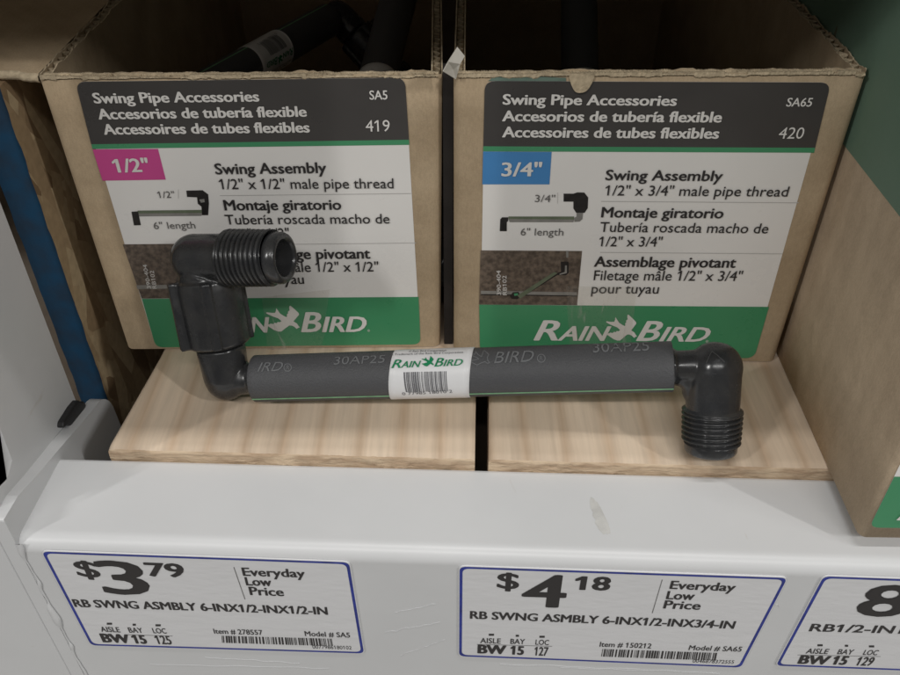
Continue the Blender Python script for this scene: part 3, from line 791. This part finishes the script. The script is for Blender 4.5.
# end connector: side plate with rounded back corner, front flange, weld bead
cn = MB(); XL, XR = -14.02, -13.56
prof2 = [(BF-.02, -14), (BF-.02, .55), (BF+.9, .52), (BF+2.2, .15), (BF+6.6, -.95)]
e0 = Vector((BF+6.6, -.95)); 
for k in range(1, 9):
    a = math.pi/2*k/8; prof2.append((BF+6.6+.75*math.sin(a), -.95-.2*math.sin(a)-.95*(1-math.cos(a))))
prof2 += [(BF+7.6, -6), (BF+7.6, -14)]
XBL = box_frame((0, 0, 0), BY)
extrude(cn, prof2, XL, XR, 0, False)
co = cn.build('end_plate', [M_paint], beam); bevel(co, .10, 3)
fg = MB(); fg.box((-19, BF-.03, -14), (XR-.46, BF+.5, .56), 0, xb); fo = fg.build('end_flange', [M_paint], beam); bevel(fo, .12, 3)
wd = MB(); pr = None; n = 90
for i in range(n+1):
    t = i/n; z = -.55-9*t; x = -13.50+.16*noise.noise(Vector((z*1.1, 2, 3)))
    rr = max(.02, (.04+.14*noise.noise(Vector((z*.8, 5, 1)))+.04*noise.noise(Vector((z*2.2, 1, 1)))))
    ring = []
    for k in range(10):
        a = math.pi*k/9; ring.append(wd.vert(xb((x-rr*1.3*math.cos(a), BF-.02-rr*.7*math.sin(a), z))))
    if pr:
        for k in range(9): wd.face((pr[k], pr[k+1], ring[k+1], ring[k]), 0, True)
    pr = ring
wd.build('weld_bead', [M_paint], beam)
# black safety clip
def atx(u, v, x):
    d = ray(u, v); t = x/d.x; return Vector((x, d.y*t, H+d.z*t))

# upright post (side face turned to us), with its slot
UPX = -13.30
up_back = 21.7
upr = thing('upright_post', 'white painted steel rack upright at the left edge', 'rack upright', (UPX-2.5, 19, -14))
um = MB()
yA, yB, zA, zB = BF+1.1, up_back, -14, 60
slot = [atx(-2, 436, UPX), atx(8, 462, UPX), atx(4, 476, UPX), atx(-12, 492, UPX), atx(-22, 470, UPX)]
outer = [Vector((UPX, yA, zA)), Vector((UPX, yB, zA)), Vector((UPX, yB, zB)), Vector((UPX, yA, zB))]
so = [slot[0]*1.0 for _ in ()]
cs = sum(slot, Vector())/5
so = [cs+(p-cs)*1.35 for p in slot]
tri = tessellate_polygon([[Vector((p.y, p.z, 0)) for p in outer], [Vector((p.y, p.z, 0)) for p in so]])
allp = outer+so; ids = [um.vert(p) for p in allp]
for t in tri: um.face([ids[k] for k in t], 0)
inn = [um.vert(p+Vector((-.14, 0, 0))) for p in slot]; deep = [um.vert(p+Vector((-.5, 0, 0))) for p in slot]
for k in range(5):
    um.face((ids[4+k], ids[4+(k+1) % 5], inn[(k+1) % 5], inn[k]), 0)
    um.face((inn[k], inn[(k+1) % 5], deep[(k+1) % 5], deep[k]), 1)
# back return, front face
um.box((UPX-.35, yB-.001, zA), (UPX-.0, yB+.16, zB), 0); um.box((UPX-6, yA-.16, zA), (UPX, yA, zB), 0)
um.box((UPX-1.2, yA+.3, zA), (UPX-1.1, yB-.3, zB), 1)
um.build('post', [M_paint, M_hole], upr)
cl = MB(); q = [atx(57, 427, UPX), atx(57.5, 422, UPX), atx(67, 407, UPX), atx(73, 400, UPX), atx(75.5, 402, UPX), atx(78, 401, UPX), atx(80.5, 405, UPX), atx(79, 410, UPX), atx(70, 423, UPX), atx(65, 426, UPX), atx(61, 425, UPX), atx(58.5, 428, UPX)]
a = [cl.vert(p) for p in q]; b_ = [cl.vert(p+Vector((.22, 0, 0))) for p in q]
cl.face(b_, 0); n = len(q)
for k in range(n): cl.face((a[k], a[(k+1) % n], b_[(k+1) % n], b_[k]), 0)
lo = cl.build('safety_clip', [M_clip], upr); normals_out(lo); bevel(lo, .05, 2)

# oriented strand board side panel, its front edge painted blue
side = thing('side_panel', 'strand board side panel with a blue painted front edge, behind the white upright', 'side panel', (-14, 40, -14))
sp = MB(); XS = -13.42; yS = 23.95
sp.box((XS-.92, yS+.08, -14), (XS, 60, 10.15), 0); sp.build('strand_board', [M_osb], side)
se = MB(); n = 60; pr = None
for k in range(n+1):
    z = -14+24.15*k/n; w1 = .02+.05*noise.noise(Vector((z*1.2, 1, 7))); w0 = .02*noise.noise(Vector((z*2, 4, 7)))
    c = [se.vert((XS-.98, yS+.2, z)), se.vert((XS-.95+w1, yS+w0, z)), se.vert((XS-.06, yS+w0, z)), se.vert((XS+.012, yS+.08, z)), se.vert((XS+.012, yS+.16+w1*2, z))]
    if pr:
        for j in range(4): se.face((pr[j], pr[j+1], c[j+1], c[j]), 0, True)
    pr = c
se.build('painted_edge', [M_bluepaint], side)

# ------------------------------------------------------------------ price tags
TM = [M_tag, M_tagblue, M_ink, M_hair]
def price_tag(label, quad, sale):
    c = [pf.inv(*q) for q in quad]; ctr = pf.W(sum(a for a, b in c)/4, min(b for a, b in c))
    t = thing('price_tag', label, 'price tag', ctr, 'white price tags on the shelf beam')
    mb = MB(); cr = rounded(c, .22)
    cc = (sum(p[0] for p in cr)/len(cr), sum(p[1] for p in cr)/len(cr))
    def ring(d):                               # border inset by d
        out = []
        for p in cr:
            v = Vector((cc[0]-p[0], cc[1]-p[1]))
            sx = (abs(v.x)-d)/abs(v.x) if abs(v.x) > d else 0; sy = (abs(v.y)-d)/abs(v.y) if abs(v.y) > d else 0
            out.append((cc[0]-v.x*sx, cc[1]-v.y*sy))
        return out
    R0, R1, R2 = ring(0), ring(.025), ring(.115)
    z0 = [mb.vert(pf.P(*p, .002)) for p in R0]; z1 = [mb.vert(pf.P(*p, .048)) for p in R0]
    n = len(cr)
    for k in range(n): mb.face((z0[k], z0[(k+1) % n], z1[(k+1) % n], z1[k]), 0)
    for t3 in tessellate_polygon([[Vector((*p, 0)) for p in R0]]): mb.face([z1[k] for k in t3], 0)
    e1 = [mb.vert(pf.P(*p, .053)) for p in R1]; e2 = [mb.vert(pf.P(*p, .053)) for p in R2]
    for k in range(n): mb.face((e1[k], e1[(k+1) % n], e2[(k+1) % n], e2[k]), 1)
    po = mb.build('paper', TM, t)
    tx = MB()
    for s, p0, p1_, h, bd in sale['text']: text(tx, pf, s, p0, p1_, h, 0, bd, 0, .058)
    for q in sale.get('rules', []): zone(tx, pf, q, .058, 1)
    for q in sale.get('icons', []): zone(tx, pf, q, .058, 0)
    tx.build('lettering', [M_ink, M_inkgrey], t)
    if 'bars' in sale:
        bb = MB(); bars(bb, pf, sale['bars'], sale['seed'], 0, .058, 40); bb.build('barcode', [M_ink], t)
    return t
def rule(a, b, w=.35): 
    if abs(a[0]-b[0]) > abs(a[1]-b[1]): return [(a[0], a[1]-w), (b[0], b[1]-w), (b[0], b[1]+w), (a[0], a[1]+w)]
    return [(a[0]-w, a[1]), (a[0]+w, a[1]), (b[0]+w, b[1]), (b[0]-w, b[1])]
def icon(u, v, w=2.6, h=1.0):
    v -= 1.8
    return [(u-w, v-h), (u+w, v-h), (u+w, v+h), (u-w, v+h)]
BB = .05
price_tag('price tag reading $3.79 on the white beam, leftmost of the three', [(41.2, 549.5), (350, 560.5), (365, 652.5), (91, 644.3)], dict(seed=3, text=[
    ('$', (79, 574.5), (103, 576.5), 16, .028), ('3', (105.5, 592), (154, 594), 33, .036), ('79', (148.5, 574.5), (187, 576), 13.6, .05),
    ('Everyday', (243.6, 574.2), (305.9, 576), 8.2, .028), ('Low', (246.7, 583.8), (272.6, 584.6), 8.2, .028), ('Price', (250.6, 593.4), (284.8, 594.6), 8.2, .028),
    ('RB SWNG ASMBLY 6-INX1/2-INX1/2-IN', (75.6, 605.3), (328.4, 613.2), 7.6, .03),
    ('AISLE', (102.3, 630.2), (121.3, 630.8), 5, .01), ('BAY', (130, 631), (144, 631.4), 5, .01), ('LOC', (154.2, 631.6), (167.5, 632), 5, .01),
    ('BW', (103.6, 640.6), (132, 641.7), 8.6, .05), ('15', (134.5, 641.8), (148.5, 642.3), 8.6, .045), ('125', (157.5, 642.4), (173, 643), 8.6, .025),
    ('Item # 278557', (214.8, 632), (263.4, 633.4), 4.8, .012), ('Model # SA5', (305.4, 634.4), (350.5, 636), 4.8, .012), ('0077986180102', (313, 647), (352, 648), 3.4, 0)],
    rules=[rule((234.2, 565.5), (245.4, 597.8)), rule((128, 633.2), (173, 634.6), .2)],
    icons=[icon(110, 624), icon(134.8, 625, 1.6), icon(158.6, 625.6)],
    bars=[(222, 634.2), (332, 637.2), (333.4, 644.6), (222.6, 641.2)]))
price_tag('price tag reading $4.18 on the white beam, between the other two tags', [(458.8, 564.6), (788, 576), (741, 666.6), (458.4, 655.2)], dict(seed=8, text=[
    ('$', (496.6, 586.5), (518.8, 587.8), 16, .028), ('4', (520.5, 605), (564.6, 606.4), 32.4, .036), ('18', (573.6, 588), (609.3, 589), 13.6, .05),
    ('Everyday', (668.9, 587.2), (734, 589.8), 8.2, .028), ('Low', (665.4, 597.5), (693.3, 598.5), 8.2, .028), ('Price', (662.6, 606.8), (699.4, 608.2), 8.2, .028),
    ('RB SWNG ASMBLY 6-INX1/2-INX3/4-IN', (469.9, 617), (733.3, 627.2), 7.6, .03),
    ('AISLE', (480.2, 641.4), (500.6, 642), 5, .01), ('BAY', (510.2, 642.2), (524.6, 642.6), 5, .01), ('LOC', (535.2, 643), (548.6, 643.5), 5, .01),
    ('BW', (477.4, 651.6), (505.9, 652.6), 8.6, .05), ('15', (510, 652.8), (523.6, 653.3), 8.6, .045), ('127', (533.9, 653.8), (547.6, 654.3), 8.6, .025),
    ('Item # 150212', (599.2, 645), (650.6, 646.8), 4.8, .012), ('Model # SA65', (688, 648.4), (740.6, 650), 4.8, .012), ('0046878372555', (692, 661), (733, 662.2), 3.4, 0)],
    rules=[rule((662, 578), (652, 611.6)), rule((477, 642.8), (552, 644.8), .2)],
    icons=[icon(491.4, 635), icon(517.3, 636, 1.6), icon(542, 637)],
    bars=[(602.4, 647.4), (718, 651.4), (716.4, 659), (601, 655)]))
price_tag('price tag with a big 8, rightmost on the beam, cut off by the edge', [(822.5, 574.3), (1150, 586), (1076, 676), (774.6, 664.6)], dict(seed=8, text=[
    ('8', (851.5, 613.8), (902, 615.6), 31.6, .04), ('RB1/2-IN', (808, 629.6), (891.4, 631.8), 7.6, .03), ('F', (897, 632), (904, 632.2), 7.6, .03),
    ('AISLE', (804.9, 651.8), (826.8, 652.4), 5, .01), ('BAY', (836.3, 652.5), (851.5, 653), 5, .01), ('LOC', (862, 653.2), (876, 653.6), 5, .01),
    ('BW', (796.6, 662), (827, 663), 8.6, .05), ('15', (830, 662.8), (845, 663.2), 8.6, .045), ('129', (854, 663.8), (870.6, 664.2), 8.6, .025)],
    rules=[rule((797, 653.4), (880, 655), .2)],
    icons=[icon(819.6, 645.5), icon(846, 646, 1.6), icon(871, 646.6)]))

# ------------------------------------------------------------------ swing pipe assembly
TA = atz(256, 378.5, 1.0); TB = atz(672, 366.5, 2.8)
e1 = (TB-TA).normalized(); TL = (TB-TA).length
RT = .80
cam = Vector((0, 0, H)); mid = (TA+TB)/2
v = (cam-mid); n0 = (v-e1*v.dot(e1)).normalized(); n1 = e1.cross(n0)*-1
if n1.z < 0: n1 = -n1
pipe = thing('swing_pipe', 'black swing pipe with a white sleeve lying across the pine boards before the boxes', 'pipe fitting', (mid.x, mid.y, 0), 'black swing pipe assemblies')
mb = MB()
mb.lathe(TA, e1, [(.35, .5), (0.02, .5), (0, .56), (0, RT-.02), (.02, RT)]+[(TL*i/60, RT) for i in range(1, 60)]+[(TL-.02, RT), (TL, RT-.02), (TL, .56), (TL-.02, .5), (TL-.35, .5)], 80)
tube = mb.build('tube', [M_tube], pipe)
def cyl(rad): 
    return Patch(lambda s_, b: TA+e1*s_+(n0*math.cos(b/rad)+n1*math.sin(b/rad))*rad, lambda s_, b: (n0*math.cos(b/rad)+n1*math.sin(b/rad)), TL/2, 0)
pt = cyl(RT)
st = MB(); pr = None
for i in range(61):
    s_ = .01+(TL-.02)*i/60; c = [st.vert(pt.P(s_, RT*b, .006)) for b in (-1.00, -1.05, -1.10)]
    if pr:
        for j in (0, 1): st.face((pr[j], c[j], c[j+1], pr[j+1]), 0, True)
    pr = c
st.build('green_stripe', [M_stripe], tube)
# fine printed lettering: thin strokes following the tube
def stroke(mb, patch, pts, w, off, closed=True, px=True):
    ab = [Vector(patch.inv(*q)) for q in pts] if px else [Vector(q) for q in pts]
    n = len(ab)
    for i in range(n if closed else n-1):
        a, b = ab[i], ab[(i+1) % n]; d = (b-a)
        if d.length < 1e-5: continue
        d.normalize(); q = Vector((-d.y, d.x))*w; ex = d*w*.6
        mb.face([mb.vert(patch.P(p[0], p[1], off)) for p in (a-ex+q, a-ex-q, b+ex-q, b+ex+q)], 0)
def outlined(mb, patch, s, p0, p1, h, w, shear):
    """hollow letters: the edge loops of the text drawn as thin strokes"""
    vs, fs = text_mesh(s, shear); x0 = min(v[0] for v in vs); x1 = max(v[0] for v in vs)
    a0, b0 = patch.inv(*p0); a1, b1 = patch.inv(*p1); mid = ((p0[0]+p1[0])/2, (p0[1]+p1[1])/2)
    hh = (patch.inv(mid[0], mid[1]-h)[1]-patch.inv(*mid)[1])/CAP
    cnt = {}
    for f in fs:
        for i in range(len(f)):
            k = tuple(sorted((f[i], f[(i+1) % len(f)]))); cnt[k] = cnt.get(k, 0)+1
    f = lambda p: (a0+(a1-a0)*(p[0]-x0)/(x1-x0), b0+(b1-b0)*(p[0]-x0)/(x1-x0)+p[1]*hh)
    for (i, j), c in cnt.items():
        if c == 1: stroke(mb, patch, [f(vs[i]), f(vs[j])], w, .008, False, False)
for half in (0, 1):
    em = MB()
    if half == 0:
        text(em, pt, 'IRD', (257.5, 371.8), (282.5, 371), 8.6, 0, 0, .25, .026)
        text(em, pt, '30AP25', (333.6, 365), (384.5, 363), 7.4, 0, 0, 0, .022)
    else:
        text(em, pt, '30AP25', (593, 353), (649.5, 351), 8.2, 0, 0, 0, .024)
        text(em, pt, 'BIRD', (494, 363.6), (534, 361.8), 10.6, 0, 0, .25, .034)
        stroke(em, pt, [(470+(x-200)/552*19.5, 350.5+(y-108)/464*14.5) for x, y in BIRD[::2]], .012, .010)
    u, v_, rr = ((287.7, 367.6, 3.7), (541.3, 358.4, 3.9))[half]
    stroke(em, pt, [(u+rr*math.cos(2*math.pi*k/18), v_+rr*math.sin(2*math.pi*k/18)) for k in range(18)], .014, .010)
    text(em, pt, 'R', (u-1.5, v_+2), (u+1.6, v_+2), 4, 0, 0, 0, .014)
    em.build('moulded_lettering', [M_emboss], tube)
# paper sleeve
sA = pt.inv(388.3, 378)[0]; sB = pt.inv(469, 373)[0]
sl = MB(); nn = 72; R1 = RT+.022; sleeve_p = cyl(R1)
rows = []
for i in range(13):
    s_ = sA+(sB-sA)*i/12; rows.append([sl.vert(TA+e1*(s_+.10*math.sin(2*math.pi*k/nn+.3))+(n0*math.cos(2*math.pi*k/nn)+n1*math.sin(2*math.pi*k/nn))*(R1+.004*noise.noise(Vector((s_*2, k*.2, 1))))) for k in range(nn)])
for a, b_ in zip(rows, rows[1:]):
    for k in range(nn): sl.face((a[k], a[(k+1) % nn], b_[(k+1) % nn], b_[k]), 0, True)
for i_ in (0, -1):
    inner_ = [sl.vert(TA+e1*(s_e+.10*math.sin(2*math.pi*k/nn+.3))+(n0*math.cos(2*math.pi*k/nn)+n1*math.sin(2*math.pi*k/nn))*(RT-.02)) for s_e in (sA if i_ == 0 else sB,) for k in range(nn)]
    for k in range(nn): sl.face((rows[i_][k], rows[i_][(k+1) % nn], inner_[(k+1) % nn], inner_[k]), 0)
so_ = sl.build('paper_sleeve', [M_sleeve], pipe)
lt = MB()
logo(lt, sleeve_p, ((391.6, 368.4), (421, 367.4)), (422, 356.6, 434, 366.6), ((434.4, 366.9), (463, 365.6)), 8.2, 6.2, 0, .030, .018, .3)
lt.build('brand_lettering', [M_logog], so_)
lt = MB()
text(lt, sleeve_p, '© Rain Bird Corporation', (408.5, 352.6), (446, 351.6), 1.9, 0, 0, 0, .015)
text(lt, sleeve_p, 'A Trademark of the Rain Bird Corporation', (390.6, 355.8), (463, 353.4), 1.9, 0, 0, 0, .015)
text(lt, sleeve_p, '0 77985 18010 2', (402.6, 394.8), (452.5, 392.4), 2.8, 0, 0, 0, .016)
bars(lt, sleeve_p, [(403.6, 372.2), (446.4, 371.2), (448, 391), (406, 391.8)], 5, 0, .014, 20)
lt.build('barcode', [M_barink], so_)

# threads
def thread(mb, o, d, t0, t1, r0, r1, turns, depth, lipL, lipr, hole, n=64, ref=None):
    prof = [(t0-.10, r0-depth-.02), (t0-.02, r0-depth*.3)]
    N_ = int(turns*12); prof += [(t0+(t1-t0)*i/N_, r0+(r1-r0)*i/N_) for i in range(N_+1)]
    def rf(t, r, ph):
        if t < t0 or t > t1: return r
        k = ((t-t0)/(t1-t0)*turns-ph/(2*math.pi)) % 1.0
        tri_ = 1-abs(2*k-1)
        edge = min(1, (t-t0)/.08+.15)
        return r-depth*(1-min(1, max(0, tri_*1.5-.25)))*edge
    mb.lathe(o, d, prof, n, rf, ref=ref)
    mb.lathe(o, d, [(t1-.01, r1-depth), (t1+.03, lipr), (t1+lipL-.12, lipr-.01), (t1+lipL-.04, lipr-.05), (t1+lipL, lipr-.12), (t1+lipL+.005, hole+.10), (t1+lipL-.03, hole+.02), (t1+lipL-.10, hole), (t1+lipL-1.5, hole), (t1+lipL-1.5, .01)], n, ref=ref)

# right elbow: barb neck into a leg that points down at the board
C = TB+e1*1.30+Vector((0, 0, -.12))
E = aty(710.5, 452.5, 0.0) if False else None
tgt = atz(710.5, 452, .42); dl = (tgt-C); LL = dl.length; dl.normalize()
el = MB()
el.lathe(TB-e1*.3, e1, [(0, .49), (1.5, .52)], 48, cap0=True, cap1=True)
el.lathe(TB-e1*.02, e1, [(0, .42), (.0, .60), (.07, .60), (.12, .55), (.12, .42)], 48)
el.sphere(C, .83)
el.lathe(C, dl, [(0, .84), (LL*.55, .83)], 56, cap0=True, cap1=True)
inner = (-e1+dl).normalized()
el.sphere(C+e1*.06-dl*.02, .80)
for kk in range(7):
    aa = math.pi/2*kk/6; el.sphere(C-e1*(1.18-.62*math.sin(aa))+dl*(.12+.62*(1-math.cos(aa))), .40, n=24)
eo = el.build('right_angle_elbow', [M_black], pipe); fuse(eo, .045, 10)
# mould marks: arrow web and round stamp
fw = (cam-C); fw = (fw-dl*fw.dot(dl)).normalized(); sd_ = dl.cross(fw)
pl = Patch(lambda a, b: C+dl*(-b)+(fw*math.cos(a/.83)+sd_*math.sin(a/.83))*.82, lambda a, b: (fw*math.cos(a/.83)+sd_*math.sin(a/.83)), 0, -.6)
mk = MB()
cc = pl.inv(715.5, 380.5)
for rr in (.20, .10): stroke(mk, pl, [(cc[0]+rr*math.cos(2*math.pi*k/20), cc[1]+rr*math.sin(2*math.pi*k/20)) for k in range(20)], .010, .012, True, False)
stroke(mk, pl, [(cc[0]-.09, cc[1]), (cc[0]+.05, cc[1]), (cc[0]+.05, cc[1]-.06)], .010, .014, False, False)
ps2 = Patch(lambda a, b: C+(fw*math.cos(a)*math.cos(b)+sd_*math.sin(a)*math.cos(b)-dl*math.sin(b))*.865, lambda a, b: (fw*math.cos(a)*math.cos(b)+sd_*math.sin(a)*math.cos(b)-dl*math.sin(b)), 0, .5)
stroke(mk, ps2, [(706.5, 363), (709, 357), (712, 351.5), (718, 356), (724.5, 362)], .010, .012, False)
M_mark = mat('mould_mark', (.10, .10, .10), .4, .5)
mk.build('mould_stamp', [M_mark], eo)
th_ = MB(); thread(th_, C, dl, LL*.49, LL-.34, .945, .915, 6.5, .115, .37, .82, .52)
th_.build('pipe_thread', [M_black], pipe)

# left side: barb elbow turning up, ribbed socket, threaded arm leaning on the box
C1 = TA-e1*1.05+Vector((0, .02, .02))
C2 = aty(194, 258, 23.05)
e3 = aty(284.5, 258, 22.15)
CB = aty(204, 262, 23.05)
ax = (CB-C1); LA = ax.length; ax.normalize()
el = MB()
el.lathe(TA+e1*.3, -e1, [(0, .49), (1.4, .58)], 48, cap0=True, cap1=True)
el.lathe(TA-e1*.0, -e1, [(0, .42), (0, .62), (.08, .62), (.14, .55), (.14, .42)], 48)
el.sphere(C1, .74)
el.lathe(C1, ax, [(0, .76), (LA*.27, .82), (LA*.29, .80)], 56, cap0=True, cap1=True)
lo_ = el.build('lower_elbow', [M_black], pipe); fuse(lo_, .045, 8)
el = MB()
el.lathe(C1, ax, [(LA*.27, .70), (LA*.305, .70), (LA*.31, .98), (LA*.33, 1.04), (LA*.80, 1.07), (LA*.86, 1.05), (LA*.88, .95)], 64, cap0=True, cap1=True)
fw2 = (cam-C1); fw2 = (fw2-ax*fw2.dot(ax)).normalized(); sd2 = ax.cross(fw2)
if sd2.x < 0: sd2 = -sd2
def rib(ph, half, r0, r1, t0, t1):
    c, s_ = math.cos(ph), math.sin(ph); rad = fw2*c+sd2*s_; tan = sd2*c-fw2*s_
    pts = []
    for t in (t0, t1):
        for rr in (r0, r1):
            for w in (-half, half): pts.append(C1+ax*(LA*t)+rad*rr+tan*w)
    i = [el.vert(p) for p in pts]
    for q in ((0, 1, 3, 2), (4, 6, 7, 5), (0, 4, 5, 1), (2, 3, 7, 6), (0, 2, 6, 4), (1, 5, 7, 3)): el.face([i[k] for k in q], 0)
rib(-1.35, .14, .8, 1.30, .32, .88); rib(-.10, .15, .8, 1.13, .32, .87); rib(1.5, .12, .8, 1.16, .32, .8); rib(3.0, .14, .8, 1.15, .32, .88)
da = (e3-C2); LD = da.length; da.normalize()
el.sphere(C2+da*.05, .79)
el.lathe(C2, da, [(0, .79), (LD*.3, .79), (LD*.42, .80)], 56, cap0=True, cap1=True)
el.lathe(C1+ax*(LA*.84), (C2+da*.62-(C1+ax*(LA*.84))), [(0, .98), (.55, .82)], 48, cap0=True, cap1=True)
uo = el.build('ribbed_socket', [M_black], pipe); fuse(uo, .04, 5)
th_ = MB(); thread(th_, C2, da, LD*.40, LD*.89, .94, .905, 9.5, .105, LD*.11+.05, .83, .57)
th_.build('pipe_thread', [M_black], pipe)
for c in pipe.children:
    pass

# copies of the assembly jumbled inside the boxes
def copy_tree(o, parent=None):
    c = o.copy(); COL.objects.link(c)
    if parent is not None: c.parent = parent
    for ch in list(o.children): copy_tree(ch, c)
    return c
def put(loc, rot, label):
    c = copy_tree(pipe); c.location = Vector(loc)*S; c.rotation_euler = [math.radians(a) for a in rot]; c['label'] = label
    return c
def lay(target, d, k, label):
    """lay a copy with its tube along d, its printed side towards k, the sleeve at target"""
    d = Vector(d).normalized(); k = Vector(k); k = (k-d*k.dot(d)).normalized(); m_ = d.cross(k)
    A = Matrix((e1, n0, e1.cross(n0))).transposed(); R_ = Matrix((d, k, m_)).transposed() @ A.transposed()
    base = Vector((mid.x, mid.y, 0)); sc_ = TA+e1*((sA+sB)/2)
    c = copy_tree(pipe); c.location = (Vector(target)-R_ @ (sc_-base))*S; c.rotation_euler = R_.to_euler(); c['label'] = label
    return c
lay(aty(264, 57, 37.5), aty(228, 66, 36)-aty(322, 14, 44), (.9, -.3, .5), 'black swing pipe with a white sleeve, lying inside the left open box')
lay(aty(372, 100, 33), (.12, .80, .30), (.3, .5, -1), 'black swing pipe in the shade at the back of the left open box')
lay(aty(580, 105, 34), (.04, .72, .42), (0, .3, -1), 'black swing pipe standing in the shade inside the right open box')
lay(aty(720, 30, 44)-Vector((0, 0, 2.6)), (.7, .6, -.05), (-.3, .5, -.7), 'black swing pipe at the right side inside the right open box')

dv = MB(); dv.box((-.22, 24.46, 0.02), (.10, 24.6, 10.7), 0)  # added dark strip standing in for the shade between the boxes
M_gapshade = mat('gap_shade_dark', (.03, .026, .024), .7, .2, var=.3, vscale=80); dvo = dv.build('gap_shade_strip', [M_gapshade]); top(dvo, 'added dark strip imitating shade in the narrow gap between the two open boxes', 'gap_shade_strip')

# ------------------------------------------------------------------ what the shelf belongs to, and unseen decks placed for shade
def structure(o): o['kind'] = 'structure'; return o
mb = MB(); mb.box((-60, 61, -60), (80, 62, 70)); structure(mb.build('back_wall', [M_dark]))
mb = MB(); mb.box((-400, -500, -92), (400, 100, -90)); structure(mb.build('floor', [M_floor]))
mb = MB(); mb.box((-60, FRONT+2.2, -9), (60, 60.5, -8)); structure(mb.build('gap_light_blocker', [M_dark]))  # added sheet under the boards, blocks light so their gap stays dark
mb = MB(); XU = 20.3
mb.box((-70, BF+1.0, XU), (40, 60, XU+2)); structure(mb.build('unseen_upper_shelf', [mat('upper_deck', (.66, .62, .56), .7, .2, var=.1, vscale=12)]))  # unseen upper shelf deck, height and reach set to shade the boxes

# ------------------------------------------------------------------ light: fluorescent strips over the aisle
def strip(loc, az, length, width, power, col=(1, .988, .968)):
    """a strip lamp facing straight down, its long side along the compass angle az"""
    l = bpy.data.lights.new('aisle_lamp', 'AREA'); l.shape = 'RECTANGLE'; l.size = length; l.size_y = width; l.energy = power; l.color = col
    o = bpy.data.objects.new('aisle_lamp', l); COL.objects.link(o); o.location = loc; o.rotation_euler = (0, 0, math.radians(az))
strip((3.1, -2.15, 2.5), -35, 1.3, .08, 92)
strip((-2.9, -2.1, 2.5), 215, 1.3, .08, 82)
strip((.0, -1.95, 2.5), 0, 2.4, .10, 47)
strip((.2, -.22, 2.5), 0, 1.6, .07, 23)
w = bpy.data.worlds.new('World'); scene.world = w; w.use_nodes = True
w.node_tree.nodes['Background'].inputs[0].default_value = (1, .985, .96, 1); w.node_tree.nodes['Background'].inputs[1].default_value = .10

# ------------------------------------------------------------------ camera
cd = bpy.data.cameras.new('camera'); cd.sensor_width = 36; cd.lens = F/900*36; cd.clip_start = .01; cd.clip_end = 50
co_ = bpy.data.objects.new('camera', cd); COL.objects.link(co_)
co_.location = (0, 0, H*S); co_.rotation_euler = (math.pi/2-TH, 0, 0)
scene.camera = co_
scene.view_settings.view_transform = 'Standard'; scene.view_settings.look = 'None'
scene.view_settings.exposure = -.06; scene.view_settings.gamma = 1
scene.render.engine = 'CYCLES'; scene.cycles.use_denoising = True
for o in list(scene.objects):
    if '_loc' in o.keys(): del o['_loc']
